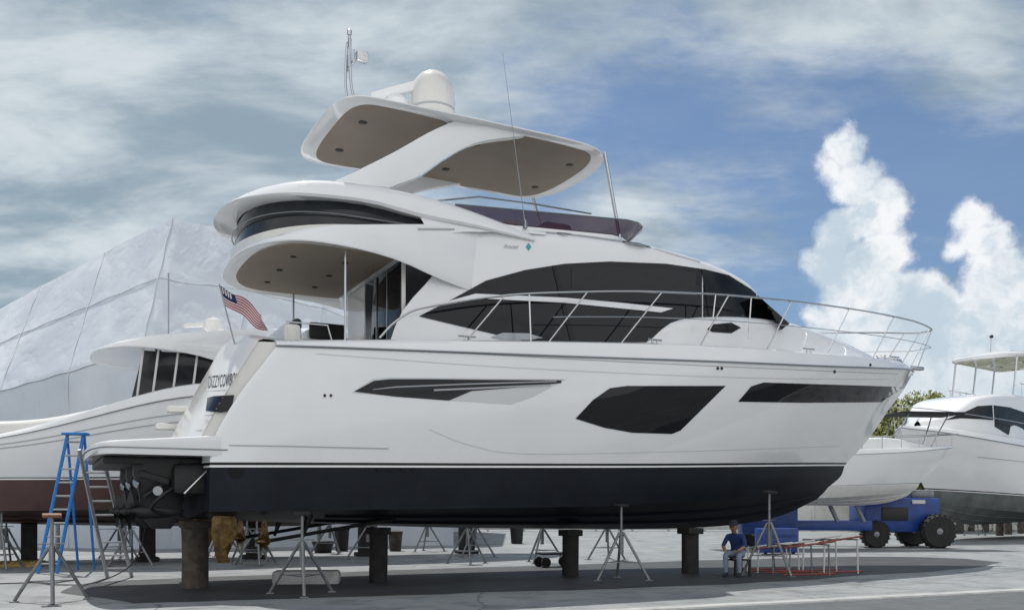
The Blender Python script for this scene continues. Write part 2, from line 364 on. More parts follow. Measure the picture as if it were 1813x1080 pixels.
for pts in([(364,693),(420,688)],[(364,735),(412,731)],[(345,762),(420,757)]):
    MB().grid(ribbon(bT,pts,1.4,.012,12,1.9)).obj('moulding_line','grey',tr)
for k in range(3): MB().box((-.5+.22*k,1.85,2.82+.36*k),(.45,.42,.12),m=0,bev=.04).obj('step','gel2',tr)
def hw(name,topl,botl,m='glass',mirror='pair',off=.012,par=top,b=None,nv=8,nu=36):
    return MB().grid(patch(b or bH,topl,botl,nu,nv,off)).obj(name,m,par,mirror=mirror)
for (tp_,bt_) in (([(1019,741),(1050,708),(1080,687),(1110,683),(1285,683)],[(1019,741),(1070,757),(1120,766),(1190,768),(1205,762),(1285,683)]),([(1307,711),(1330,684),(1352,677),(1602,685)],[(1307,711),(1420,713),(1560,712),(1602,685)])):
    hw('window',tp_,bt_)
hw('vent_recess',[(622,695),(660,671),(690,668),(1003,671)],[(622,695),(720,703),(800,709),(905,716),(945,702),(1003,671)],'recess',off=.005)
hw('air_vent',[(627,693),(662,674),(692,671),(760,671),(850,672),(994,673)],[(627,693),(700,702),(795,709),(835,692),(900,687),(994,678)],'glass',off=.012)
hw('vent_blade',[(660,689),(700,684),(820,679),(985,674)],[(660,690),(700,686),(820,681),(985,676)],'silver',off=.025,nv=3)
hw('vent_blade',[(768,689),(860,685),(975,680)],[(768,692),(860,688),(975,682)],'silver',off=.025,nv=3)
for a in((575,700),(586,700),(1271,652),(1278,652),(1478,658),(1541,646)):
    hw('vent_hole',[(a[0]-3,a[1]),(a[0],a[1]-3.5),(a[0]+3,a[1])],[(a[0]-3,a[1]),(a[0],a[1]+3.5),(a[0]+3,a[1])],'blackm',mirror=False,off=.014,nv=3,nu=5)
for pts,w,mm in(([(405,788),(520,790),(688,794)],2.0,'grey'),([(760,760),(830,787),(930,803),(1200,799),(1485,790)],1.0,'recess'),([(560,626),(900,650),(1300,668),(1600,672)],1.2,'recess'),([(760,622),(1100,640),(1400,654),(1590,662)],1.2,'grey')):
    MB().grid(ribbon(bH,pts,w,.010,60)).obj('hull_crease_line',mm,top,mirror='pair')
for a,r in(((418,833),14),((670,830),5),((692,830),5),((714,829),6),((732,829),5)):
    hw('through_hull_fitting',[(a[0]-r,a[1]),(a[0]-r*.6,a[1]-r*.8),(a[0],a[1]-r),(a[0]+r*.6,a[1]-r*.8),(a[0]+r,a[1])],[(a[0]-r,a[1]),(a[0]-r*.6,a[1]+r*.8),(a[0],a[1]+r),(a[0]+r*.6,a[1]+r*.8),(a[0]+r,a[1])],'black',mirror=False,off=.02,par=bot,b=bB,nv=4,nu=8)
cab=cabin_mesh(Y,'gel');coach=coachroof(Y,'gel');slab=fly_slab(Y,'gel')
bC=bvh_of(cab);bCC=bvh_of(coach,cab)
def cw(name,t,b,m='glass',off=.014,par=cab,nv=10,nu=40,bb=None): return MB().grid(patch(bb or bC,t,b,nu,nv,off,1.9)).obj(name,m,par,mirror='pair')
cw('window',[(742,560),(800,530),(860,497),(930,478),(1000,467),(1080,463),(1180,467),(1243,476)],[(742,560),(800,574),(860,588),(930,604),(1120,606),(1243,606)])
cw('windscreen',[(1245,476),(1290,487),(1330,512),(1362,541),(1398,573)],[(1245,606),(1290,606),(1330,606),(1362,600),(1398,573)],'black',off=.014)
cw('window_blade',[(735,549),(842,520),(1000,527),(1100,536),(1192,546)],[(735,549),(842,528),(1000,536),(1100,546),(1170,553)],'gel',off=.05,nv=3)
cw('window_mullion',[(978,470),(984,470)],[(1010,604),(1018,604)],'black',off=.03,nv=12,nu=2)
cw('window_mullion',[(1242,476),(1248,478)],[(1262,604),(1270,604)],'black',off=.03,nv=12,nu=2)
cw('interior_blind',[(1012,474),(1120,472),(1232,482)],[(1012,512),(1120,514),(1232,520)],'blackm',off=.022,nv=4)
bS=bvh_of(slab,cab)
MB().grid(patch(bS,[(740,404),(860,405),(1000,412),(1130,430),(1240,462)],[(740,407),(860,408),(1000,415),(1130,433),(1240,465)],40,2,.014,1.9)).obj('brow_line','grey',cab,mirror='pair')
text_on(bS,'Princess',[(893,433),(919,433),(917,440),(892,440)],.02,'builder_name','silver',cab,shear=.3,t0=1.9)
cw('emblem',[(931,437),(936,430),(941,437)],[(931,437),(936,444),(941,437)],'teal',nv=3,nu=6,bb=bS)
cw('air_intake',[(1252,583),(1262,574),(1295,571),(1312,580)],[(1252,583),(1262,588),(1295,590),(1312,580)],'black',par=coach,bb=bCC,nv=5,nu=10)
cw('step_plate',[(868,597),(890,589),(935,590),(962,598)],[(868,597),(890,601),(935,602),(962,598)],'silver',par=deck,bb=bvh_of(deck,coach,cab),nv=4,nu=10,off=.02)
bko=MB().box((3.55,0,5.25),(.08,3.5,1.95),bev=.01).obj('cockpit_bulkhead','gel2',Y)
MB().box((3.5,-.7,5.26),(.03,2.05,1.9),bev=.005).obj('glass_door','glass',bko)
for y0 in(-1.0,-.35): MB().box((3.475,y0,5.26),(.02,.035,1.88),bev=.005).obj('door_frame','silver',bko)
MB().box((3.49,.34,5.26),(.06,.05,1.9),bev=.01).obj('door_frame','silver',bko)
cs=MB();cs.box((1.5,.1,4.62),(.35,3.2,.55),bev=.1);cs.box((1.85,.1,4.5),(.8,3.2,.25),bev=.08);cs.obj('cockpit_seat','gel2',Y)
MB().box((2.9,1.5,4.85),(.9,.6,1.0),bev=.1).obj('cockpit_cabinet','gel2',Y)
MB().box((1.62,.1,4.9),(.16,3.0,.22),bev=.08).obj('cushion','blackm',Y);MB().box((2.9,1.18,5.3),(.8,.1,.35),bev=.04).obj('cushion','blackm',Y)
zr=lambda d,z:[(x,-t,z) for x,t in shoe(2.0-d,.88+d,3.35,1.0,e=2.7)]
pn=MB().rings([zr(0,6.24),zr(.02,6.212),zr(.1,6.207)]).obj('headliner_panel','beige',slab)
for x in(1.6,2.6):
    for t in(-1.1,0,1.1):MB().lathe((x,t,6.202),[(.06,.01),(.06,-.01),(.05,-.014)],12).obj('downlight','blackm',pn)
for t in(1.93,-1.93): MB().tube([(2.35,-t,4.4),(2.35,-t,6.3)],.022,8).obj('support_post','steel',slab)
def shoez(W,s0,s1,a,zf,Wf=None,e=2.3): return [(x,-t,zf(x)) for x,t in shoe(W,s0,s1,a,Wf=Wf,e=e)]
zl=lambda s:sm(s,[(.4,7.18),(.8,7.26),(1.3,7.36),(2,7.44),(3.2,7.48),(4.2,7.42),(5.2,7.27),(6.3,7.05)])
zlo=lambda s:sm(s,[(.4,7.12),(1.0,7.08),(1.8,7.08),(2.8,7.11),(3.8,7.0),(5,6.98),(6.3,6.9)])
mb=MB();W=2.08
mb.rings([shoez(W-.42,.82,6.3,1.7,lambda s:zlo(s)+.03,1.68),shoez(W-.04,.42,6.3,1.7,lambda s:zlo(s),1.89),shoez(W-.0,.39,6.3,1.7,lambda s:.88*zlo(s)+.12*zl(s),1.91),shoez(W-.04,.44,6.3,1.7,lambda s:.3*zlo(s)+.7*zl(s),1.88),shoez(W-.12,.54,6.3,1.7,lambda s:.05*zlo(s)+.95*zl(s)+.02*(s<1),1.82),shoez(W-.25,.72,6.3,1.7,lambda s:zl(s)+.02,1.75),shoez(W-.45,.95,6.3,1.7,lambda s:zl(s)-.04,1.6),shoez(W-.48,1.0,6.3,1.7,lambda s:6.7,1.58)],closed=False,cap0=False,cap1=False)
lip=mb.obj('flybridge_coaming','gel',Y,angle=40)
MB().rings([shoez(W-.14,.76,4.4,1.7,lambda s:6.5,1.9),shoez(W-.24,.84,4.4,1.7,lambda s:7.14,1.74)],closed=False,cap0=False,cap1=False).obj('coaming_window','glass2',lip)
MB().rings([shoez(W-.06,.66,4.2,1.7,lambda s:6.3,1.95),shoez(W-.05,.65,4.2,1.7,lambda s:sm(s,[(.5,6.46),(3,6.74),(4.2,6.95)]),1.95),shoez(W-.22,.8,4.2,1.7,lambda s:sm(s,[(.5,6.47),(3,6.75),(4.2,6.96)]),1.8)],closed=False,cap0=False,cap1=False).obj('coaming_sill','gel2',lip)
MB().tube(shoez(W-.15,.74,4.0,1.7,lambda s:6.86,1.88),.012,6).obj('trim_strip','silver',lip)
r=[]
for x in np.linspace(3.5,6.6,14):
    f=np.clip((x-3.5)/1.2,0,1);w=sm(x,[(3.5,1.99),(6.6,1.82)]);r.append([(x+.5*(1-f),-w-.03,sm(x,TOPZ)-.15),(x+.2*(1-f),-w,.5*(sm(x,TOPZ)+zl(x))),(x,-w+.05,zl(x)-.08),(x,-w+.25,zl(x)-.02)])
MB().grid(np.array(r).transpose(1,0,2)).obj('coaming_side','gel',lip,mirror='pair')
def wsp(z0,z1,d):
    pts=[]
    for k in range(41):
        a=k/40
        if a<.36: f=a/.36;x=4.6+f*3.4;t=1.72-.12*f
        elif a>.64: f=(1-a)/.36;x=4.6+f*3.4;t=-(1.72-.12*f)
        else:
            th=(a-.5)/.14*math.pi/2;x=8.0+1.25*abs(math.cos(th))**.7;t=-1.6*math.copysign(abs(math.sin(th))**.7,th)
        f=np.clip((x-4.6)/4,0,1);pts.append((x+d*f,-t*(1+d*.1),z0+(z1-z0)*f))
    return pts
ws=MB().rings([wsp(7.15,7.4,0),wsp(7.42,7.75,.38)],closed=False,cap0=False,cap1=False).obj('flybridge_windscreen','smoke',Y)
MB().tube(wsp(7.43,7.76,.38),.013,6).obj('windscreen_frame','silver',ws)
MB().rings([wsp(7.0,7.1,-.05),wsp(7.17,7.42,.0),wsp(7.15,7.42,-.12)],closed=False,cap0=False,cap1=False).obj('windscreen_base','gel',ws)
MB().box((7.4,-.5,7.45),(.7,1.0,.5),bev=.12).obj('helm_console','blackm',Y);MB().box((6.4,-.5,7.4),(.5,.9,.45),bev=.12).obj('helm_seat','gel2',Y)
MB().tube([(4.3,-1.62,7.5),(5.2,-1.6,7.72),(6.5,-1.55,7.78),(7.9,-1.48,7.8)],.018,6).obj('grab_rail','steel',Y,mirror='pair')
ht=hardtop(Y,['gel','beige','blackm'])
A=cr([fr.S(*p,1.7) for p in((585,322),(640,296),(700,266),(760,232),(812,208))],16)
B=cr([fr.S(*p,1.7) for p in((692,332),(745,312),(795,278),(850,252),(935,240))],16)
rs=[]
for a,b in zip(A,B):
    n=b-a;rs.append([((a+n*f)[0],-1.72+dy,(a+n*f)[2]) for f,dy in((0.03,.06),(0,.15),(.03,.25),(.5,.28),(.97,.25),(1,.15),(.97,.04),(.5,0.0))])
MB().rings(rs).obj('hardtop_arch','gel',ht,mirror='pair',angle=50)
for (xa,ya,za,xb,yb,zb_) in((8.62,-1.5,7.35,8.15,-1.62,9.12),(8.62,1.5,7.35,8.15,1.62,9.12)):
    MB().tube([(xa,ya,za),(xb,yb,zb_)],.04,10).obj('support_post','steel',ht)
dm=MB();px=4.85;dm.lathe((px,0,9.22),[(.3,0),(.28,.3),(.36,.48),(.44,.56),(.47,.68),(.475,.95),(.46,1.15),(.40,1.34),(.30,1.48),(.15,1.57),(.01,1.60)],32);dm.obj('satellite_dome','gel2',ht)
MB().lathe((px,0,9.22),[(.478,.72),(.482,.74),(.478,.76)],32).obj('dome_seam','grey',ht)
MB().lathe((4.1,.15,9.22),[(.22,0),(.2,.5),(.26,.6),(.26,.85),(.18,.95)],20).obj('radar_pedestal','gel',ht)
MB().box((4.15,.1,10.30),(1.3,.22,.22),rot=(0,-.35,-.25),bev=.07).obj('radar_array','gel',ht)
MB().box((3.75,.45,9.8),(.55,.34,.4),rot=(0,-.3,0),bev=.1).obj('searchlight','gel',ht)
ms=MB()
for dy in(-.1,.1): ms.tube(cr([(3.42,dy*2.2,9.22),(3.15,dy*2.0,9.6),(3.0,dy*1.8,10.1),(3.0,dy*1.2,10.95),(3.03,dy*.4,11.05)],14),.028,8)
ms.tube([(3.02,0,10.9),(3.02,0,11.2)],.03,8);ms.box((3.05,0,10.55),(.06,.5,.05));ms.box((3.25,-.1,10.72),(.24,.16,.2));ms.lathe((3.02,0,11.16),[(.05,0),(.05,.1),(.02,.13)],10);ms.tube([(3.04,-.22,10.5),(3.04,-.22,10.78)],.02,6);ms.tube([(3.04,.2,10.5),(3.04,.2,10.85)],.012,6)
ms.obj('mast','steel',ht)
a=fr.S(930,400,1.88);b=fr.S(890,95,1.88);wa=MB();wa.tube([a,a+(b-a)*.1,b],[.014,.009,.004],6);wa.lathe(tuple(a),[(.05,-.05),(.04,.05),(.02,.12)],8);wa.obj('whip_antenna','silver',Y)
# bow rail
HB=[(1,2.2),(3.45,2.3),(6.75,2.36),(10.4,2.34),(13.7,2.08),(16.3,1.55),(18.1,1.05),(19.3,.62),(20,.3),(20.25,0.02)]
def SR(u,v,dt=0):
    t=2.2
    for _ in range(30): p=S(u,v,t);t=.5*t+.5*(sm(p.x,HB)+dt)
    return p
rp=[(672,598),(697,572),(735,549),(800,536),(870,526),(940,520),(1040,517),(1110,516),(1170,517),(1265,521),(1330,526),(1400,533),(1500,546),(1580,560),(1625,571)]
RP=[SR(*p) for p in rp];zt_=RP[-1].z
rail=MB();nose=cr([p[:] for p in RP]+[(19.95,-.33,zt_),(20.15,0,zt_)],90);rail.tube(nose,.022,8)
sb=lambda x:sm(x,ZS)+sm(x,[(1.2,.12),(4,.24),(9,.36),(14,.33),(17,.25),(19.6,.12)])
ro=rail.obj('handrail','steel',Y,mirror=True);low=[]
for p in nose[30:]: x=p[0];z0=sb(min(x,19.6));low.append((min(x,19.9),p[1],z0+(p[2]-z0)*.5))
MB().tube(low,.010,6).obj('lower_rail','steel',ro,mirror=True)
for bt in(((826,598),(893,524)),((940,597),(937,520)),((972,600),(1040,517)),((1100,603),(1172,517)),((1262,566),(1267,521)),((1240,588),(1290,523)),((1325,600),(1330,526)),((1358,600),(1402,533)),((1464,610),(1503,547)),((1545,622),(1583,560))):
    (b,t)=bt;bp=SR(b[0],b[1],-.02);tp=SR(*t);bp.z=sb(bp.x)-.01 if b[0] not in(1262,1325) else bp.z
    MB().tube([bp,bp+(tp-bp)*.5,tp],.017,7).obj('stanchion','steel',ro,mirror='pair')
for xb,xt in((18.9,19.75),(19.4,20.1)):
    yb=-max(.08,sm(xb,HB)-.25);MB().tube([(xb,yb,sb(xb)),(xt,-sm(xt,HB),zt_)],.017,7).obj('stanchion','steel',ro,mirror='pair')
mb=MB();mb.box((18.7,0,5.62),(.7,.28,.16),bev=.05);mb.box((19.5,0,5.5),(.9,.2,.1),bev=.03);mb.lathe((18.3,0,5.5),[(.12,0),(.1,.2),(.14,.26)],14);mb.obj('anchor_windlass','steel',Y)
for x in(4.6,8.9,13.5,17.3):
    mb=MB();yy=-(sm(x,HB)+.02);zz=sb(x)
    mb.tube([(x-.18,yy,zz+.07),(x+.18,yy,zz+.07)],.02,7);mb.tube([(x-.06,yy,zz-.01),(x-.06,yy,zz+.07)],.018,6);mb.tube([(x+.06,yy,zz-.01),(x+.06,yy,zz+.07)],.018,6);mb.obj('mooring_cleat','steel',Y,mirror='pair')
MB().tube([(1.3,-2.0,4.45),(1.25,-2.0,4.8),(2.0,-2.0,4.8),(2.1,-2.0,4.45)],.016,7).obj('grab_rail','steel',Y,mirror='pair')
def prop(mb,c,R,m=0,nb=4):
    mb.lathe(c,[(.02,-.16),(.06,-.1),(.07,.05),(.06,.1)],12,m,axis='x')
    for k in range(nb):
        a=k*2*math.pi/nb+.4;n=6;G=[]
        for i in range(n):
            r=.06+(R-.06)*i/(n-1);w=.42*R*math.sin(math.pi*(.18+.74*i/(n-1)))+.01;row_=[]
            for q in(-1,-.33,.33,1):
                aa=a+q*w/(r+.1)*.9;row_.append((c[0]+q*.07*(1.3-r/R),c[1]+r*math.cos(aa),c[2]+r*math.sin(aa)))
            G.append(row_)
        mb.grid(G,m)
MB().box((-.25,0,2.0),(.75,3.7,.55),bev=.12).obj('stern_housing','blackm',Y)
for t in(1.35,-.1,-1.4):
    mb=MB();c=(-.75,-t)
    mb.rings([[(c[0]+dx*w,c[1]+dy*w2,z) for dx,dy in((-1,-.5),(-.6,-1),(.6,-1),(1,-.5),(1,.5),(.6,1),(-.6,1),(-1,.5))] for z,w,w2 in((2.33,.44,.32),(2.1,.46,.33),(1.9,.4,.28),(1.75,.36,.18),(1.5,.34,.11),(1.3,.26,.08),(1.15,.15,.04))],0)
    mb.lathe((c[0]-.1,c[1],1.45),[(.03,-.42),(.12,-.3),(.15,0),(.13,.26),(.04,.46)],14,0,axis='x');mb.box((c[0]-.15,c[1],2.02),(.5,.7,.12),rot=(0,.3,0));mb.tube([(c[0]+.4,c[1]-.26,2.2),(c[0]-.3,c[1]-.26,1.7)],.04,8);mb.tube([(c[0]+.4,c[1]+.26,2.2),(c[0]-.3,c[1]+.26,1.7)],.04,8)
    mb.tube(cr([(c[0]+.4,c[1]-.2,2.0),(c[0],c[1]-.42,1.75),(c[0]-.2,c[1]-.3,1.5),(c[0]+.1,c[1]-.15,1.4)],10),.03,6)
    dr=mb.obj('stern_drive','blackm',Y)
    p=MB();prop(p,(c[0]-.5,c[1],1.45),.34);p.obj('propeller','blackm',dr)
    MB().box((c[0]-.42,c[1]-.12,1.92),(.05,.2,.12),rot=(.3,0,.3)).obj('badge','silver',dr)
    MB().lathe((c[0]-.1,c[1]-.36,1.8),[(.08,-.02),(.08,.02)],12,axis='y').obj('anode','silver',dr)
for t in(1.15,-1.1):
    MB().rings([[(x-.2,-t+y+.12*(1.4-z),z) for x,y in((.35+o,0),(.42+o,.03),(.56+o,.04),(.72-o*2,0),(.56+o,-.04),(.42+o,-.03))] for z,o in((1.42,.02),(1.3,-.02),(1.05,-.03),(.8,.02),(.62,.06),(.52,.09))]).obj('rudder','bronze',Y)
    mb=MB();prop(mb,(1.05,-t,.9),.40,nb=5);po=mb.obj('propeller','bronze',Y)
    mb=MB();mb.tube([(1.1,-t,.9),(3.6,-t,1.3)],.035,8);mb.tube([(1.75,-t,.94),(1.9,-t+.2,1.4)],.03,6);mb.tube([(1.75,-t,.94),(1.9,-t-.2,1.4)],.03,6);mb.obj('shaft','blackm',po)
mb=MB()
for o in(0,.38): mb.tube([(.05,-1.95+o,2.28),(-.45,-1.95+o,1.75)],.022,6)
for k in range(3): mb.tube([(.05-.5*(k+.6)/3,-1.95,2.28-.53*(k+.6)/3),(.05-.5*(k+.6)/3,-1.57,2.28-.53*(k+.6)/3)],.018,6)
mb.obj('boarding_ladder','steel',Y)
# flag
bp=fr.M@fr.S(418,618,1.2);tp=fr.M@fr.S(388,503,1.2)
fl=thing('flag','American flag hanging from a short staff at the yacht stern','flag',bp)
MB().tube([(0,0,0),tp-bp],.014,6).obj('flagstaff','silver',fl)
d=(tp-bp);G=[];mi=[]
for j in range(14):
    r=[]
    for i in range(17):
        f=i/16;base=d*(.985-.31*j/13);w=.86*f
        r.append((base.x+w*.90,base.y-.05*f+.08*math.sin(f*10+j*.3)*f,base.z-w*.56-.08*math.sin(f*8+j*.15)*f))
    G.append(r)
mb=MB();mb.grid(G)
for j in range(13):
    for i in range(16): mi.append(2 if(j<7 and i<6) else (0 if j%2==0 else 1))
mb.m=mi
for sj in range(4):
    for si in range(4):
        c=Vector(G[1+sj][1+si]);n=Vector((0,-.012,0));mb.add([c+n+Vector((.016*math.cos(a),0,.016*math.sin(a))) for a in[k*math.pi*2/5+.3 for k in range(5)]],[(0,1,2,3,4)],1)
mb.obj('flag_cloth',['flagred','flagwhite','flagblue'],fl)
# ================================================================ NEIGHBOUR YACHTS
def neighbour(label,ax,ay,ang,z,sc,withtop=False,botm='brown',hx=1,hd=0,htz=9.0,dz=0,droop=False):
    Yn=thing('motor_yacht',label,'yacht',(ax,ay,z),ang,sc)
    t,b,dk,allp=hull_parts(Yn,['gel',botm,'black','silver'])
    co=coachroof(Yn,'gel')
    rows=[]
    for i in range(10):
        f=i/9;rows.append([(-.42+1.3*f+.34*(abs(tt)/2.17)**4,-tt,2.55+(4.65-.3*(abs(tt)/2.17)**2.5-2.55)*f) for tt in np.linspace(-2.17,2.17,21)])
    rows.append([(x+.5,y*.97,zz-.1) for x,y,zz in rows[-1]]);to=MB().grid(rows).obj('transom','gel2',Yn);po=platform(Yn)
    pts=[(x,-sm(x,HB),sb(min(x,19.6))+.75) for x in np.linspace(6+hd,20.2,30)];rl=MB().tube(pts,.022,6).obj('handrail','steel',Yn,mirror=True)
    st=[MB().tube([(x-.1,-sm(x,HB)+.03,sb(x)),(x+.2,-sm(x+.2,HB),sb(x)+.75)],.016,6).obj('stanchion','steel',rl) for x in np.linspace(6.5+hd,19.2,10)]
    def dr(x):
        k=min(1,max(0,(3.6-x)/6.5));return 1-.60*k*k*(3-2*k) if droop else 1
    for o in allp+[co,to,po,rl]+st:
        for v in o.data.vertices:
            v.co.x=v.co.x*hx-hd
            if v.co.z>2.3: v.co.z=2.3+(v.co.z-2.3)*dr(v.co.x)
    c=cabin_mesh(Yn,'gel');fs_=fly_slab(Yn,'gel')
    for o in(c,fs_):
        for v in o.data.vertices: v.co.z+=dz
    bc=bvh_of(c);bt=bvh_of(t)
    L_=lambda l:[(x,zz+dz) for x,zz in l]
    MB().grid(side_patch(bc,L_([(3.9,5.2),(5.2,5.9),(7,6.35),(9.5,6.6),(11,6.6)]),L_([(3.9,5.2),(5.2,5.0),(7,5.1),(9.5,5.2),(11,5.6)]))).obj('window','glass',c,mirror='pair')
    MB().grid(side_patch(bc,L_([(11.1,6.6),(12.2,6.5),(13.2,6.1),(13.9,5.8)]),L_([(11.1,5.9),(12.2,5.9),(13.2,5.9),(13.9,5.8)]),20,6)).obj('windscreen','black',c,mirror='pair')
    for k in((.70,.80) if droop else (.7,)):
        xs=np.linspace(.4-hd,15*hx-hd,40);zf=lambda x,e:2.35+(sm((x+hd)/hx,ZS)-2.35)*k*dr(x)+e
        MB().grid(side_patch(bt,[(x,zf(x,.014)) for x in xs],[(x,zf(x,-.014)) for x in xs],40,2,.012)).obj('moulding_line','grey',t,mirror='pair')
    bo=MB().box((3.55,0,5.35+dz),(.08,3.5,1.9)).obj('cockpit_bulkhead','gel2',Yn);MB().box((3.5,0,5.4+dz),(.03,3.1,1.6)).obj('glass_door','glass',bo)
    if withtop:
        h=hardtop(Yn,['gel','gel','blackm'],htz,thick=3.2)
        for x,y in((3.6,1.5),(3.6,-1.5),(5.5,1.6),(5.5,-1.6),(7.9,1.5),(7.9,-1.5)): MB().tube([(x+.5,y,7.0),(x,y,htz-.1)],.045,8).obj('support_post','steel',h)
        rr=[(x,-t_,7.85) for x,t_ in shoe(1.75,.9,8.2,1,e=3)];MB().tube(rr,.02,6).obj('flybridge_rail','steel',Yn)
        for x in np.linspace(1.9,8,7): MB().tube([(x,-1.75,7.0),(x,-1.75,7.85)],.016,6).obj('rail_post','steel',Yn,mirror='pair')
        MB().lathe((5,0,htz+.1),[(.25,0),(.3,.15),(.25,.35),(.02,.42)],18).obj('radar','blackm',h)
        MB().tube([(7.4,0,htz+.1),(7.3,0,htz+.9)],.03,6).obj('mast','steel',h);MB().lathe((7.3,0,htz+.9),[(.08,0),(.1,.1),(.03,.16)],10).obj('lamp','blackm',h)
    return Yn
N1=neighbour('white motor yacht with brown bottom paint parked behind the black-bottomed yacht',-12.3,25.7,TH,-.05,1.0,hd=5.0,dz=-.42,droop=True)
G=[]
for k in range(6):
    f=k/5;G.append([(x,-2.1+.35*f**3,z0+(z1-z0)*math.sin(f*math.pi/2)) for x,z0,z1 in((-4.5,3.0,3.1),(-3.9,3.05,3.75),(-3.0,3.15,4.0),(-1.9,3.3,3.75),(-.6,3.5,3.85),(.6,3.7,4.15),(1.6,3.85,4.4),(3.4,4.1,4.55),(5.5,4.25,4.7))])
G=[list(cr(r_,40)) for r_ in G];MB().grid(G).obj('cockpit_side','gel2',N1,mirror='pair',angle=60)
MB().grid([[(x,y,z) for x,z in((-4.4,3.1),(-3.9,3.72),(-3.0,3.97),(-1.9,3.72),(-.6,3.8))] for y in(-1.76,0,1.76)]).obj('sun_lounge','gel2',N1)
MB().prism([(1.5,-1.96,4.4),(1.8,-1.96,5.75),(6.2,-1.96,5.8),(6.2,-1.96,4.5)],(0,.02,0)).obj('side_glass','glass2',N1)
for x in(1.72,2.1,2.6,3.1,3.7,4.4): MB().box((x,-1.98,5.1),(.06,.03,1.4),rot=(0,.12,0),bev=.008).obj('window_post','gel2',N1)
MB().lathe((4.0,.4,6.4),[(.2,0),(.18,.4),(.3,.5),(.3,.75),(.1,.85)],18).obj('satellite_dome','gel2',N1)
MB().box((3.7,.9,7.1),(.12,1.2,.14),rot=(0,.2,.8),bev=.05).obj('radar','gel2',N1);MB().tube([(2.6,-.6,6.2),(2.6,-.6,8.2)],.02,6).obj('antenna','silver',N1)
for t in(1.2,-1.2):
    mb=MB();prop(mb,(-3.9,-t,.95),.42,nb=5);mb.tube([(-3.9,-t,.95),(-2,-t,1.3)],.05,8);mb.obj('propeller','blackm',N1)
    MB().box((-4.6,-t,1.1),(.5,.06,.9),bev=.02).obj('rudder','blackm',N1)
ba=math.atan2(-.62,-.78)
R1=neighbour('white flybridge yacht with hardtop and grey bottom standing on blocks',29.0,50.0,ba,-.25,.97,True,'antig',hx=.82,htz=9.5)
cc=thing('fishing_boat','white open fishing boat with dark canopy sitting on blue transporter','boat',(7.0,34.0,1.10),math.radians(8),.5)
hull_parts(cc,['gel','white','silver','silver']);coachroof(cc,'gel')
MB().box((8.5,0,5.6),(2.6,1.8,2.0),bev=.2).obj('console','gel2',cc);MB().box((6,0,5.2),(1.2,2.6,1.4),bev=.2).obj('seat','gel2',cc)
MB().box((17.2,0,7.9),(5.0,3.0,.16),bev=.07).obj('canopy','canvas',cc)
for x in(15.4,18.6):
    for y in(-.8,.8): MB().tube([(x-1.2,y*.6,5.2),(x,y*1.4,7.85)],.05,6).obj('canopy_pole','steel',cc)
rl=MB().tube([(x,-sm(x,HB)+.1,sb(min(x,19.6))+.9) for x in np.linspace(9,20,20)],.035,6).obj('handrail','steel',cc,mirror=True)
for x in np.linspace(9.5,19.2,7): MB().tube([(x,-sm(x,HB)+.12,sb(x)),(x,-sm(x,HB)+.1,sb(x)+.9)],.03,6).obj('stanchion','steel',rl)
mb=MB();mb.box((.2,-.8,5.2),(.9,.8,1.6),bev=.25);mb.box((.0,-.8,3.9),(.4,.3,2.2),bev=.1);mb.obj('outboard_motor','blackm',cc,mirror='pair')
# ================================================================ BLOCKS & STANDS
for (u,v,z1,w,m,lb) in((345,1040,1.28,.44,'wood','weathered round timber keel block under the yacht stern'),(670,1030,1.12,.34,'wood2','dark timber keel block under the yacht'),(1010,1018,1.03,.34,'wood2','dark timber keel block under the yacht'),(1222,1015,1.06,.36,'wood2','dark timber keel block under the yacht bow')):
    p=GP(u,v);o=thing('keel_block',lb,'block',p,TH,group='keel blocks under the yacht')
    MB().rings([[(w*.55*math.cos(a)*(1+.05*math.sin(a*5+k)),w*.55*math.sin(a)*(1+.05*math.cos(a*3+k)),z) for a in[i*math.pi/8 for i in range(16)]] for k,z in enumerate((0,.05,.5,.9,z1-.14))]).obj('post',m,o)
    MB().box((0,0,z1-.075),(w*1.15,w*1.3,.14),bev=.015).obj('cap_board',m,o)
def stand_parts(h,sp=.62):
    legs=[];zt=h*.62
    for k in range(3):
        a=k*2*math.pi/3+.5;c=(math.cos(a),math.sin(a));mb=MB()
        mb.tube([(c[0]*.05,c[1]*.05,zt),(c[0]*sp,c[1]*sp,.02)],.03,8);mb.box((c[0]*sp,c[1]*sp,.01),(.14,.14,.02),bev=.004);legs.append(mb)
    br=MB()
    for k in range(3):
        a=k*2*math.pi/3+.5;b=a+2*math.pi/3;s=sp*.62;z=zt*.38;br.tube([(math.cos(a)*s,math.sin(a)*s,z),(math.cos(b)*s,math.sin(b)*s,z)],.012,6)
    sc=MB();sc.tube([(0,0,zt*.55),(0,0,zt+.03)],.05,10);sc.tube([(0,0,zt),(0,0,h-.05)],.026,8)
    sc.tube([(-.2,0,zt+.06),(.2,0,zt+.06)],.012,6)
    pad=MB();pad.box((0,0,h-.03),(.28,.24,.05),rot=(.12,0,0),bev=.01);return legs,br,sc,pad
protos={}
def jack(x,y,h,rz,lab,grp='boat stands around the yachts',padm='wood2'):
    key=(round(h,1),padm);e=thing('boat_stand',lab,'boat stand',(x,y,0),rz,group=grp)
    if key not in protos:
        legs,br,sc,pad=stand_parts(h);protos[key]=[l.obj('leg','galv',e) for l in legs]+[br.obj('brace','galv',e),sc.obj('screw_jack','galv',e),pad.obj('pad',padm,e)]
    else:
        for o in protos[key]: c=o.copy();c.parent=e;scene.collection.objects.link(c)
    return e
ls='galvanised tripod boat stand propping the yacht hull'
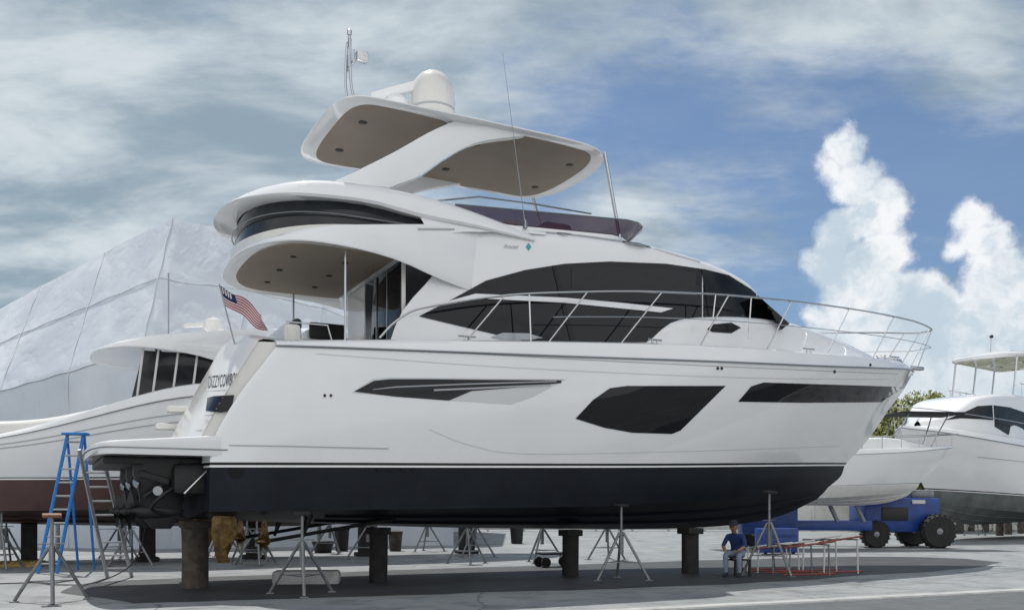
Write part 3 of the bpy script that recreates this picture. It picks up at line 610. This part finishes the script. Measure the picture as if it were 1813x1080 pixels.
for u,v,h,rz in((535,1052,1.45,.3),(1100,1026,1.6,1.1),(1362,1018,1.9,.6),(828,998,1.5,.2),(1075,990,1.5,.9),(960,996,1.5,1.7),(455,1000,1.4,.4)):
    p=GP(u,v);jack(p.x,p.y,h,rz,ls)
p=GP(92,1066);jack(p.x,p.y,1.42,.5,'galvanised tripod stand with a slanted orange plywood pad',padm='ply')
NM=Matrix.Translation((-12.3,25.7,0))@Matrix.Rotation(TH,4,'Z')
for i,s in enumerate((-4,-1.5,1.5,4.5,8,11.5)):
    for t in(2.0,-2.0): w=NM@Vector((s,-t,0));jack(w.x,w.y,1.5,.7*i,'grey tripod boat stand under the brown-bottomed yacht')
    w=NM@Vector((s+.6,0,0));o=thing('keel_block','dark timber keel block under the brown-bottomed yacht','block',w,TH,group='keel blocks under the neighbouring yacht')
    MB().box((0,0,.55),(.4,.5,1.1),bev=.02).obj('post','wood2',o);MB().box((0,0,.06),(.6,.7,.12),bev=.02).obj('base_board','wood2',o)
for u,v,h in((1728,948,2.1),(1790,940,2.0),(1690,938,2.0),(1640,945,1.8)):
    p=GP(u,v);jack(p.x,p.y,h,.4,'grey tripod boat stand under the hardtop yacht')
for u,v in((1700,944),(1745,942),(1770,948),(1808,944),(1665,941),(1720,940),(1785,946)):
    p=GP(u,v);o=MB().lathe((0,0,0),[(.2,0),(.21,.4),(.19,1.0),(.2,1.25),(.05,1.28)],12).obj('timber_post','wood');o.location=p;solo(o,'short weathered timber post standing on the concrete yard','post','timber posts under the hardtop yacht')
o=MB().box((0,0,.14),(1.3,.42,.28),bev=.06).obj('foam_block','foam');o.location=GP(543,1034);o.rotation_euler=(0,0,.1);solo(o,'dirty white foam block lying beside a boat stand','foam block')
def ladder(name,label,b,t,w,m,n,wvec,r=.03):
    e=thing(name,label,'ladder',b);d=Vector(t)-Vector(b);wv=Vector(wvec).normalized()*w/2
    for sg in(-1,1): MB().tube([wv*sg,wv*sg*.85+d],r,6).obj('rail',m,e)
    for k in range(n):
        f=(k+.7)/n*.97;MB().tube([-wv*(1-.15*f)+d*f,wv*(1-.15*f)+d*f],r*.62,6).obj('rung','alu',e)
    return e
ladder('ladder','grey aluminium ladder leaning on the yacht swim platform',GP(212,1022),WP(160,796,19.0),.5,'alu',9,(1,.2,0),.04)
bb_=WP(84,0,21.6);bb_.z=0;tt_=WP(134,768,21.8)
bl=ladder('step_ladder','blue fibreglass step ladder opened on the concrete',bb_,tt_,.42,'blue2',10,(1,.1,0),.04)
d1=tt_-bb_
for sg in(-.2,.2): MB().tube([d1+Vector((sg,0,0)),(d1.x*.55+sg,1.3,0.02)],.03,6).obj('rear_leg','blue2',bl)
MB().box(tuple(d1),(.55,.3,.06)).obj('top_cap','blue2',bl)
hs=MB();hs.tube(cr([(-.5,0,0),(-.3,.15,.06),(0,-.1,.04),(.3,.1,.09),(.5,-.1,.03),(.1,.2,.02),(-.4,-.15,.05)],40),.03,6);o=hs.obj('hose','blue2');o.matrix_world=fr.M@Matrix.Translation((-.75,.6,2.72));solo(o,'blue water hose coiled on the yacht swim platform','hose')
o=MB().tube(cr([(-1,0,.02),(-.3,.3,.02),(.4,-.2,.02),(.9,.4,.02),(1.4,1.0,.4),(1.5,1.4,1.2),(1.6,1.6,2.2)],40),.012,6).obj('cable','rubber');o.location=GP(75,1035);solo(o,'black power cable hanging from the swim platform to the ground','cable')
pl=thing('pallet','yellow pine pallet lying on the concrete','pallet',GP(32,1002),.2)
for y in(-.4,0,.4): MB().box((0,y,.05),(1.1,.09,.1),bev=.005).obj('bearer','yellow',pl)
for x in np.linspace(-.48,.48,7): MB().box((x,0,.115),(.1,1.0,.025),bev=.003).obj('slat','yellow',pl)
def bin_(u,v,m,lab,r=.27,h=.75):
    e=thing('rubbish_bin',lab,'bin',GP(u,v));MB().lathe((0,0,0),[(r*.8,0),(r,h),(r*1.08,h),(r*1.08,h+.04),(r*.95,h+.04),(r*.9,h-.2)],18).obj('barrel',m,e);MB().lathe((0,0,h+.05),[(r*1.1,0),(r*1.05,.05),(r*.3,.09),(.01,.1)],18).obj('lid',m,e)
bin_(605,975,'blackm','black plastic rubbish bin standing behind the yacht');bin_(572,978,'blackm','small black tub beside the rubbish bin',.35,.3)
bin_(700,975,'wood','brown drum standing under the yacht',.25,.6);bin_(915,962,'blackm','black drum standing behind the yacht',.3,.8)
ct=thing('hand_cart','black hand cart with small wheels parked under the yacht','cart',GP(982,1003),.4)
MB().box((0,0,.35),(.9,.5,.06),bev=.02).obj('tray','blackm',ct);MB().tube([(.42,-.2,.35),(.6,-.2,.95),(.6,.2,.95),(.42,.2,.35)],.018,6).obj('handle','galv',ct)
for x in(-.35,.35):
    for y in(-.22,.22): MB().lathe((x,y,.13),[(.05,-.03),(.13,-.03),(.13,.03),(.05,.03)],16,axis='y').obj('wheel','rubber',ct)
for i,(u,v) in enumerate(((1368,1012),(1418,1018),(1470,1014))):
    e=thing('trestle','low trestle of red and white painted pipe','trestle',GP(u,v),.1+.15*i,group='pipe trestles under the bow')
    L=1.05;hh=.60+.09*i
    for y in(-.35,.35):
        MB().tube([(-L*.6,y,hh-.05),(L*.6,y,hh+.08)],.022,8).obj('top_rail','red' if y<0 else 'white',e);MB().tube([(-L*.62,y,.05),(L*.62,y,.05)],.018,8).obj('bottom_rail','red',e)
        for x in(-.5,.5): MB().tube([(x,y,0),(x*.95,y,hh)],.02,8).obj('leg','white' if i!=1 else 'galv',e)
    for x in(-.5,0,.5): MB().tube([(x,-.35,hh),(x,.35,hh)],.016,8).obj('cross_bar','galv',e)
# ---- transporter
tb=thing('boat_transporter','dark blue hydraulic boat transporter with large black tyres','transporter',(14.9,36.4,0),0)
MB().box((0,0,1.25),(2.9,1.7,1.3),bev=.08).obj('engine_housing','blue',tb);MB().box((-.3,-.87,1.3),(1.0,.06,.5),bev=.02).obj('grille','blackm',tb)
MB().box((.9,0,2.05),(.9,1.2,.35),bev=.1).obj('cover','galv',tb);MB().box((-.9,-.2,2.05),(.5,.8,.3),bev=.08).obj('control_box','blackm',tb)
for y in(-1.1,1.1): MB().box((-3.6,y,.85),(4.6,.3,.36),bev=.03).obj('chassis_beam','blue',tb)
MB().box((-5.6,0,.95),(.5,2.4,.5),bev=.04).obj('cross_member','blue',tb);MB().box((-5.2,-1.0,1.2),(2.1,.8,1.3),bev=.06).obj('hydraulic_tank','blue',tb)
for x in(-2.6,-1.6): MB().tube([(x,-1.2,1.0),(x-.5,-1.0,2.2)],.08,10).obj('lift_arm','galv',tb);MB().box((x-.5,-1.0,2.25),(.6,.4,.12)).obj('lift_pad','rubber',tb)
def wheel(x,y,r=.58,par=tb):
    w=MB();w.lathe((0,0,0),[(r*.55,-.2),(r*.9,-.22),(r,-.14),(r,.14),(r*.9,.22),(r*.55,.2)],30,axis='y')
    for k in range(20):
        a=k*math.pi/10;w.box((math.cos(a)*r,0,math.sin(a)*r),(.05,.36,.07),rot=(0,-a,0),bev=.008)
    o=w.obj('tyre','rubber',par);o.location=(x,y,r);MB().lathe((0,0,0),[(.08,-.21),(r*.3,-.18),(r*.5,-.12),(r*.56,-.16),(r*.56,.16),(.08,.12)],24,axis='y').obj('rim','galv',o)
wheel(1.2,-1.15,.64);wheel(-1.0,-.7,.52);wheel(1.2,1.15,.64);wheel(-5.2,1.2,.5)
MB().box((.6,-.88,1.75),(.5,.05,.14),bev=.01).obj('white_label','white',tb)
e=thing('tool_chest','blue steel tool chest standing on the concrete','tool chest',GP(1375,980),.2)
MB().box((0,0,.45),(1.3,.6,.8),bev=.04).obj('body','blue',e)
for z in(.25,.45,.65): MB().box((0,-.31,z),(1.1,.03,.15),bev=.01).obj('drawer','blue',e)
for x in(-.5,.5): MB().lathe((x,-.2,.05),[(.02,-.03),(.05,-.03),(.05,.03),(.02,.03)],12,axis='y').obj('castor','rubber',e)
# ---- person
def person():
    e=thing('person','seated person in blue shirt, light jeans and dark cap, leaning forward','person',GP(1307,1019),math.radians(-120))
    def grow(pts,edges,name,m,sub=2):
        me=bpy.data.meshes.new(name);me.from_pydata([p for p,r in pts],edges,[]);o=bpy.data.objects.new(name,me);scene.collection.objects.link(o)
        o.modifiers.new('s','SKIN');o.modifiers.new('b','SUBSURF').levels=sub
        bpy.context.view_layer.update()
        for i,(p,r) in enumerate(pts):
            sv=me.skin_vertices[0].data[i];sv.radius=(r,r) if not isinstance(r,tuple) else r;sv.use_root=(i==0)
        bpy.context.view_layer.update();m2=bpy.data.meshes.new_from_object(o.evaluated_get(bpy.context.evaluated_depsgraph_get()));bpy.data.objects.remove(o)
        m2.materials.clear();[m2.materials.append(M[x]) for x in m]
        o=bpy.data.objects.new(name,m2);scene.collection.objects.link(o);o.parent=e
        for p in m2.polygons:p.use_smooth=True
        return o
    pts=[((0,0,.50),(.15,.12)),((.05,0,.65),(.15,.11)),((.14,0,.79),(.16,.11)),((.23,0,.89),(.15,.09)),((.275,0,.945),.055),((.32,0,.995),.055),((.345,0,1.06),.085),((.355,0,1.13),.088),((.35,0,1.175),.06)]
    ed=[(i,i+1) for i in range(8)]
    for s in(1,-1):
        n=len(pts);pts+=[((.23,s*.17,.88),.062),((.30,s*.25,.68),.048),((.45,s*.17,.60),.038),((.50,s*.13,.585),.028)];ed+=[(3,n),(n,n+1),(n+1,n+2),(n+2,n+3)]
        n=len(pts);pts+=[((.03,s*.10,.48),.098),((.25,s*.13,.49),.082),((.46,s*.15,.49),.066),((.43,s*.15,.26),.056),((.40,s*.15,.08),.042),((.46,s*.155,.045),.045),((.58,s*.165,.035),.036)];ed+=[(0,n)]+[(n+k,n+k+1) for k in range(6)]
    b=grow(pts,ed,'body',['skin','shirt','jeans','cap'])
    for p in b.data.polygons:
        c=p.center
        if c.z<.1 and c.x>.3: p.material_index=3
        elif c.z<.565: p.material_index=2
        elif c.z<.955 and not(c.x>.36 and c.z<.68): p.material_index=1
        else: p.material_index=0
    for s in(1,-1):
        for k in range(4):
            y=s*(.10+.02*k);L=[.06,.07,.065,.05][k];grow([((.515,y,.585),.011),((.515+L*.6,y,.575),.0095),((.515+L*.9,y,.55),.008)],[(0,1),(1,2)],'finger',['skin'],1)
        grow([((.50,s*.10,.59),.012),((.52,s*.07,.585),.010),((.55,s*.06,.575),.009)],[(0,1),(1,2)],'thumb',['skin'],1)
    MB().lathe((.355,0,1.14),[(.1,0),(.102,.03),(.09,.075),(.05,.105),(.01,.11)],18).box((.465,0,1.145),(.12,.15,.015),rot=(0,.25,0),bev=.006).obj('cap','cap',e)
    MB().lathe((.445,0,1.075),[(.006,-.025),(.016,-.012),(.01,.02)],8).obj('nose','skin',e)
    for s in(1,-1): MB().lathe((.43,s*.033,1.10),[(.001,-.008),(.011,0),(.001,.008)],8).obj('eye','blackm',e);MB().lathe((.35,s*.088,1.09),[(.003,-.03),(.016,0),(.01,.03)],8,sx=.9,sy=.5).obj('ear','skin',e)
    MB().box((.43,0,1.04),(.012,.045,.008),bev=.002).obj('mouth','flagred',e)
person()
cr_=thing('stool','low dark wooden crate used as a seat','stool',GP(1307,1019),.3)
MB().box((0,0,.36),(.42,.42,.03),bev=.005).obj('seat','wood2',cr_)
for x in(-.18,.18):
    for y in(-.18,.18): MB().box((x,y,.172),(.05,.05,.344),bev=.004).obj('leg','wood2',cr_)
# ================================================================ SHRINK-WRAPPED SHED
def wrapmat(name,c0,c1,D=.5):
    m=bpy.data.materials.new(name);m.use_nodes=True;nt=m.node_tree;b=nt.nodes['Principled BSDF'];b.inputs['Roughness'].default_value=.55;b.inputs['Specular IOR Level'].default_value=.3
    tc=nt.nodes.new('ShaderNodeTexCoord')
    def mth(op,a,b_):
        n=nt.nodes.new('ShaderNodeMath');n.operation=op
        for i,x in enumerate((a,b_)):
            if isinstance(x,(int,float)): n.inputs[i].default_value=x
            elif x is not None: nt.links.new(x,n.inputs[i])
        return n.outputs[0]
    def nz(sc,scale3,det=5,dist=0,rot=0):
        mp=nt.nodes.new('ShaderNodeMapping');mp.inputs['Scale'].default_value=scale3;mp.inputs['Rotation'].default_value=(0,rot,0);nt.links.new(tc.outputs['Object'],mp.inputs[0])
        n=nt.nodes.new('ShaderNodeTexNoise');n.inputs['Scale'].default_value=sc;n.inputs['Detail'].default_value=det;n.inputs['Distortion'].default_value=dist;nt.links.new(mp.outputs[0],n.inputs['Vector']);return n.outputs[0]
    mx=nt.nodes.new('ShaderNodeMix');mx.data_type='RGBA';mx.inputs[6].default_value=(*c0,1);mx.inputs[7].default_value=(*c1,1);r=nt.nodes.new('ShaderNodeMapRange');r.inputs[1].default_value=.35;r.inputs[2].default_value=.65
    nt.links.new(nz(.25,(1,1,1),6,1),r.inputs[0]);nt.links.new(r.outputs[0],mx.inputs[0]);nt.links.new(mx.outputs[2],b.inputs['Base Color'])
    cre=lambda o:mth('ABSOLUTE',mth('SUBTRACT',o,.5),None)
    a=cre(nz(.30,(1,1,.6),1,.3,.5));c=cre(nz(.8,(1,1,.35),2,.4,-.6));d=cre(nz(2.2,(1,1,.5),3,.5,.9))
    s=mth('ADD',mth('ADD',a,mth('MULTIPLY',c,.35)),mth('MULTIPLY',d,.10))
    bp=nt.nodes.new('ShaderNodeBump');bp.inputs['Strength'].default_value=.7;bp.inputs['Distance'].default_value=D;nt.links.new(s,bp.inputs['Height']);nt.links.new(bp.outputs[0],b.inputs['Normal']);return m
M['wrap']=wrapmat('shrink_wrap',(.50,.55,.61),(.60,.64,.69));M['wrap2']=wrapmat('shrink_wrap_seam',(.60,.64,.68),(.66,.69,.72))
tent=thing('boat_shelter','large peaked boat shelter covered in creased white shrink wrap','shelter',(0,0,0))
NU=120;NR=48;us=np.linspace(-260,800,NU);tv=[(-260,590),(0,484),(150,432),(295,380),(320,388),(420,393),(560,425),(800,520)]
A=np.zeros((NR,NU,3))
for j,u in enumerate(us):
    zt=H+(VH-ip(u,tv))*37.6/F;prot=3.4*max(0,1-abs(u-295)/480)
    for i in range(NR):
        f=i/(NR-1);yy=38-prot+ (1.6 if f>.55 else 0)*(f-.55)/.45*2
        x=(u-CX)/F*37;z=zt*f
        z-=.05*abs(math.sin(x*.42+.4))*max(0,(f-.8)*5)
        A[i,j]=(x,yy,z)
back=[[(p[0],60,max(0,p[2]*f)) for p in A[-1]] for f in(1,0)]
mb=MB();mb.grid(A);mb.grid([A[-1]]+back);mb.obj('wrap_sheet','wrap',tent,angle=25)
for i in(17,26,37): MB().tube([A[i,j]+np.array([0,-.03,.02*math.sin(j*.9)]) for j in range(0,NU)],.022,6).obj('wrap_seam','wrap2',tent)
for j in(12,30,46,62,78,92,106): MB().tube([A[i,j]+np.array([.02*math.sin(i),-.02,0]) for i in range(0,NR)],.02,6).obj('wrap_seam','wrap2',tent)
for u in(-40,90,210,330,450,560,660): MB().tube([((u-CX)/F*33,33.5,0),((u-CX)/F*33,33.5,3.2)],.08,8).obj('frame_post','galv',tent)
fe=MB();fe.box((15,62,.9),(110,.12,1.6),bev=.01)
for i in range(46): fe.box((-40+i*2.4,61.9,.95),(.14,.14,1.9),bev=.01)
o=fe.obj('yard_fence','white');solo(o,'long low white fence along the edge of the yard','fence')
# ================================================================ TREES
def tree(x,y,h,w,seed,lab):
    R=random.Random(seed);e=thing('tree',lab,'tree',(x,y,0),group='trees behind the yard')
    t=MB();t.tube([(0,0,0),(.1,0,h*.25),(0,.1,h*.5),(.1,0,h*.8)],[.28,.22,.16,.05],8);cl=[]
    for k in range(34):
        a=R.random()*6.28;rr=w*.5*math.sqrt(R.random());z=h*(.3+.64*R.random()*(1-.5*(rr/(w*.5))**2));c=Vector((rr*math.cos(a),rr*math.sin(a),z));cl.append((c,R.uniform(.6,1.2)))
        if k<9: t.tube([(0,0,h*.35),c*.6+Vector((0,0,h*.2)),c],[.1,.06,.02],5)
    t.obj('trunk','barkm',e);vs=[];fs=[]
    for c,r in cl:
        for q in range(190):
            d=Vector((R.gauss(0,1),R.gauss(0,1),R.gauss(0,.75)));d=d.normalized()*r*R.random()**.4;p=c+d;s=R.uniform(.09,.20)
            a=Vector((R.gauss(0,1),R.gauss(0,1),R.gauss(0,1))).normalized();b=a.orthogonal().normalized();n=len(vs)
            vs+=[p+a*s,p+b*s*.6,p-a*s,p-b*s*.6];fs.append((n,n+1,n+2,n+3))
    MB().add(vs,fs).obj('crown','leaf',e)
for i,(u,yy,h,w) in enumerate(((1560,66,9.9,8),(1605,63,10.4,8),(1650,66,10.6,8),(1700,64,9.8,7),(1750,68,9,7),(1520,67,8.5,7),(1585,60,9.5,7),(1635,60,9.8,7))): tree((u-CX)/F*yy,yy,h,w,i,'bushy green tree growing behind the boatyard')
vs=[];fs=[]
for q in range(9000):
    x=random.uniform(-90,120);y=random.uniform(92,97);z=abs(random.gauss(0,2.0))+.3*math.sin(x*.4)+.5;s=random.uniform(.25,.5);a=Vector((random.gauss(0,1),random.gauss(0,1),random.gauss(0,1))).normalized();b=a.orthogonal();n=len(vs);p=Vector((x,y,z));vs+=[p+a*s,p+b*s*.6,p-a*s,p-b*s*.6];fs.append((n,n+1,n+2,n+3))
o=MB().add(vs,fs).obj('distant_wood','leaf');o['kind']='stuff'
# ================================================================ GROUND
gm=bpy.data.materials.new('concrete_yard');gm.use_nodes=True;nt=gm.node_tree;b=nt.nodes['Principled BSDF']
tc=nt.nodes.new('ShaderNodeTexCoord')
def noise(sc,det=8,ro=.6):
    n=nt.nodes.new('ShaderNodeTexNoise');n.inputs['Scale'].default_value=sc;n.inputs['Detail'].default_value=det;n.inputs['Roughness'].default_value=ro;nt.links.new(tc.outputs['Object'],n.inputs['Vector']);return n
def rgbmix(f,a,bb):
    m=nt.nodes.new('ShaderNodeMix');m.data_type='RGBA'
    for s,i in((f,0),(a,6),(bb,7)):
        if isinstance(s,(int,float)): m.inputs[i].default_value=s
        elif isinstance(s,tuple): m.inputs[i].default_value=(*s,1)
        else: nt.links.new(s,m.inputs[i])
    return m.outputs[2]
def mr(x,a,bb,c=0,d=1):
    r=nt.nodes.new('ShaderNodeMapRange');r.inputs[1].default_value=a;r.inputs[2].default_value=bb;r.inputs[3].default_value=c;r.inputs[4].default_value=d;nt.links.new(x,r.inputs[0]);return r.outputs[0]
c=rgbmix(mr(noise(.25).outputs[0],.35,.65),(.20,.22,.225),(.29,.305,.305))
c=rgbmix(mr(noise(1.1,10,.7).outputs[0],.48,.66,0,.85),c,(.105,.115,.118))
c=rgbmix(mr(noise(14,4).outputs[0],.3,.7,0,.3),c,(.15,.15,.15))
vo=nt.nodes.new('ShaderNodeTexVoronoi');vo.feature='DISTANCE_TO_EDGE';vo.inputs['Scale'].default_value=.16
nv=nt.nodes.new('ShaderNodeVectorMath');nv.operation='ADD';n5=noise(.7);nt.links.new(tc.outputs['Object'],nv.inputs[0]);nt.links.new(n5.outputs['Color'],nv.inputs[1]);nt.links.new(nv.outputs[0],vo.inputs['Vector'])
c=rgbmix(mr(vo.outputs['Distance'],0,.005,.8,0),c,(.05,.05,.05))
nt.links.new(c,b.inputs['Base Color'])
bp_=nt.nodes.new('ShaderNodeBump');bp_.inputs['Strength'].default_value=.3;bp_.inputs['Distance'].default_value=.02;nt.links.new(noise(9).outputs[0],bp_.inputs['Height']);nt.links.new(bp_.outputs[0],b.inputs['Normal'])
nt.links.new(mr(noise(.8).outputs[0],.4,.65,.5,.9),b.inputs['Roughness'])
o=MB().add([(-900,-60,0),(900,-60,0),(900,1500,0),(-900,1500,0)],[(0,1,2,3)]).obj('ground',gm);o['kind']='structure'
M['yacht_shade']=mat('shadow_dark_concrete',(.036,.04,.042),.65,var=.4,vscale=1.2,dirt=(.018,.02,.022),dscale=.8,damt=.7)  # dark concrete colour for the yacht's painted ground shadow
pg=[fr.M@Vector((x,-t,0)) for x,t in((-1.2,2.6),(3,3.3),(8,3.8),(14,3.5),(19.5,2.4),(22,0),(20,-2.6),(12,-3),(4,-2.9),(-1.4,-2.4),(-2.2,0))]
Q=cr([p[:] for p in pg]+[pg[0][:]],60)[:-1];o=MB().add([(p[0]+.12*rng.normal(),p[1]+.06*rng.normal(),.004) for p in Q],[tuple(range(59))]).obj('painted_yacht_shadow','yacht_shade');o['kind']='structure'  # flat dark sheet paints the yacht's shadow onto the yard
M['kerb']=mat('kerb_concrete',(.36,.37,.36),.8,var=.15,vscale=3,dirt=(.16,.16,.16),dscale=2,damt=.7,bump=.3)
M['asph']=mat('asphalt',(.09,.10,.105),.85,var=.25,vscale=4,bump=.4,bscale=80,dirt=(.05,.055,.06),dscale=1,damt=.7)
a=GP(1130,1078);b_=GP(1813,1043);dd=(b_-a).normalized();nn=Vector((dd.y,-dd.x,0));k0=a-dd*1.2;k1=a+dd*30
mb=MB();mb.rings([[p,p+Vector((0,0,.02)),p+nn*.02+Vector((0,0,.03)),p+nn*.30+Vector((0,0,.03)),p+nn*.32+Vector((0,0,.005))] for p in [k0+(k1-k0)*i/20 for i in range(21)]],closed=False,cap0=False,cap1=False);o=mb.obj('kerb','kerb');o['kind']='structure'
mb=MB();mb.add([k0+nn*.32+Vector((0,0,.004)),k1+nn*.32+Vector((0,0,.004)),k1+nn*6+Vector((0,0,.004)),k0+nn*6+Vector((0,0,.004))],[(0,1,2,3)]);o=mb.obj('road','asph');o['kind']='structure'
# ================================================================ WORLD
w=bpy.data.worlds.new('World');scene.world=w;w.use_nodes=True;nt=w.node_tree;nt.nodes.clear()
N=nt.nodes.new;L=nt.links.new
sund=Vector((-.20,.42,1)).normalized();el=math.asin(sund.z);az=math.atan2(sund.x,sund.y)
sky=N('ShaderNodeTexSky');sky.sky_type='NISHITA';sky.sun_disc=False;sky.sun_elevation=el;sky.sun_rotation=az;sky.dust_density=.8;sky.ozone_density=1.6
tc=N('ShaderNodeTexCoord');D=tc.outputs['Generated']
def math_(op,a,b=None,c=None):
    n=N('ShaderNodeMath');n.operation=op
    for i,x in enumerate((a,b,c)):
        if x is None: continue
        if isinstance(x,(int,float)): n.inputs[i].default_value=x
        else: L(x,n.inputs[i])
    return n.outputs[0]
def noise(vec,sc,det=8,ro=.55,dist=0):
    n=N('ShaderNodeTexNoise');n.inputs['Scale'].default_value=sc;n.inputs['Detail'].default_value=det;n.inputs['Roughness'].default_value=ro;n.inputs['Distortion'].default_value=dist;L(vec,n.inputs['Vector']);return n
sx=N('ShaderNodeSeparateXYZ');L(D,sx.inputs[0])
def blobs(lst,vec,k=.02):
    out=None
    for u,v,r in lst:
        d=Vector(((u-CX)/F,1,(VH-v)/F));ln_=d.length;d.normalize()
        n=N('ShaderNodeVectorMath');n.operation='DISTANCE';L(vec,n.inputs[0]);n.inputs[1].default_value=d
        s=math_('SUBTRACT',r/F/ln_,n.outputs['Value'])
        out=s if out is None else math_('SMOOTH_MAX',out,s,k)
    return out
nz=noise(D,15,7,.62);vs_=N('ShaderNodeVectorMath');vs_.operation='SUBTRACT';L(nz.outputs['Color'],vs_.inputs[0]);vs_.inputs[1].default_value=(.5,.5,.5)
vm=N('ShaderNodeVectorMath');vm.operation='SCALE';L(vs_.outputs[0],vm.inputs[0]);vm.inputs['Scale'].default_value=.06
va=N('ShaderNodeVectorMath');va.operation='ADD';L(D,va.inputs[0]);L(vm.outputs[0],va.inputs[1])
cumu=blobs([(1500,258,36),(1475,300,24),(1520,320,46),(1555,370,50),(1500,400,45),(1580,440,46),(1480,470,46),(1535,510,82),(1722,385,36),(1745,430,42),(1705,450,26),(1775,490,56),(1610,580,100),(1790,590,110),(1700,660,140),(1490,600,60),(1580,700,150),(1450,560,30)],va.outputs[0],.005)
def ramp(x,a,b,c=0,d=1):
    r=N('ShaderNodeMapRange');r.interpolation_type='SMOOTHSTEP';r.inputs[1].default_value=a;r.inputs[2].default_value=b;r.inputs[3].default_value=c;r.inputs[4].default_value=d;L(x,r.inputs[0]);return r.outputs[0]
cm=ramp(cumu,-.004,.008)
zz=math_('ADD',math_('ABSOLUTE',sx.outputs[2]),.20)
cx_=N('ShaderNodeCombineXYZ');L(math_('DIVIDE',sx.outputs[0],zz),cx_.inputs[0]);L(math_('DIVIDE',sx.outputs[1],zz),cx_.inputs[1])
mp=N('ShaderNodeMapping');mp.inputs['Rotation'].default_value=(0,0,.35);mp.inputs['Scale'].default_value=(.95,1.5,1);mp.inputs['Location'].default_value=(3.1,1.7,0);L(cx_.outputs[0],mp.inputs[0])
n1=noise(mp.outputs[0],1.6,8,.59,.2);n2=noise(mp.outputs[0],4.8,8,.63,.2)
def soft(lst):
    out=None
    for u,v,r,wt in lst:
        d=Vector(((u-CX)/F,1,(VH-v)/F)).normalized();n=N('ShaderNodeVectorMath');n.operation='DISTANCE';L(D,n.inputs[0]);n.inputs[1].default_value=d
        s=ramp(n.outputs['Value'],0,r/F,wt,0);out=s if out is None else math_('ADD',out,s)
    return out
bias=soft([(150,200,800,.24),(100,600,600,.12),(750,60,420,.10),(1200,20,450,.12),(1550,50,320,.13),(1250,240,280,-.11),(1680,270,270,-.19),(1050,230,220,-.10),(1350,400,240,-.05),(1130,370,170,.17),(1330,320,150,.09),(320,300,300,.05),(1750,130,170,.15)])
cov=math_('ADD',math_('ADD',math_('MULTIPLY',n1.outputs[0],.64),math_('MULTIPLY',n2.outputs[0],.36)),bias)
cov=math_('ADD',cov,ramp(sx.outputs[1],.2,-.4,0,.16))
lm=ramp(cov,.41,.68,.05,.95)
def col(c):
    n=N('ShaderNodeRGB');n.outputs[0].default_value=(*c,1);return n.outputs[0]
def mix(f,a,b):
    m=N('ShaderNodeMix');m.data_type='RGBA';L(f,m.inputs[0]);L(a,m.inputs[6]);L(b,m.inputs[7]);return m.outputs[2]
n3=noise(mp.outputs[0],2.2,7,.58,.25)
layer=mix(ramp(n3.outputs[0],.36,.66),col((.29,.38,.45)),col((.68,.745,.78)))
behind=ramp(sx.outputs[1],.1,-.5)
layer=mix(behind,layer,col((1.10,1.10,1.10)))  # unseen clouds behind the camera whitened to brighten the near hull side
n4=noise(va.outputs[0],11,7,.6)
cuc=mix(ramp(n4.outputs[0],.40,.60),col((.54,.65,.74)),col((.92,.94,.96)))
hz=ramp(sx.outputs[2],.0,.24,.85,0)
cuc=mix(hz,cuc,col((.54,.64,.72)))
skm=N('ShaderNodeMix');skm.data_type='RGBA';skm.blend_type='MULTIPLY';skm.inputs[0].default_value=1;L(sky.outputs[0],skm.inputs[6]);skm.inputs[7].default_value=(.072,.081,.090,1)
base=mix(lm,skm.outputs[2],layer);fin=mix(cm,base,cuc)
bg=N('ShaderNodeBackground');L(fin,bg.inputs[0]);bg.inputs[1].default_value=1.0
out=N('ShaderNodeOutputWorld');L(bg.outputs[0],out.inputs[0])
w.cycles.sampling_method='MANUAL';w.cycles.sample_map_resolution=512
sl=bpy.data.lights.new('sun','SUN');sl.energy=4.2;sl.angle=math.radians(.6);sl.color=(1,.96,.90);so=bpy.data.objects.new('sun',sl);scene.collection.objects.link(so);so.rotation_euler=(-sund).to_track_quat('-Z','Y').to_euler()
# ================================================================ CAMERA
cd=bpy.data.cameras.new('camera');cd.lens=36*F/1813;cd.sensor_width=36;cd.shift_y=(VH-540)/1813;cd.clip_end=4000;co=bpy.data.objects.new('camera',cd);scene.collection.objects.link(co);co.location=(0,0,H);co.rotation_euler=(math.pi/2,0,0);scene.camera=co
scene.view_settings.view_transform='Standard';scene.view_settings.look='None';scene.view_settings.exposure=0
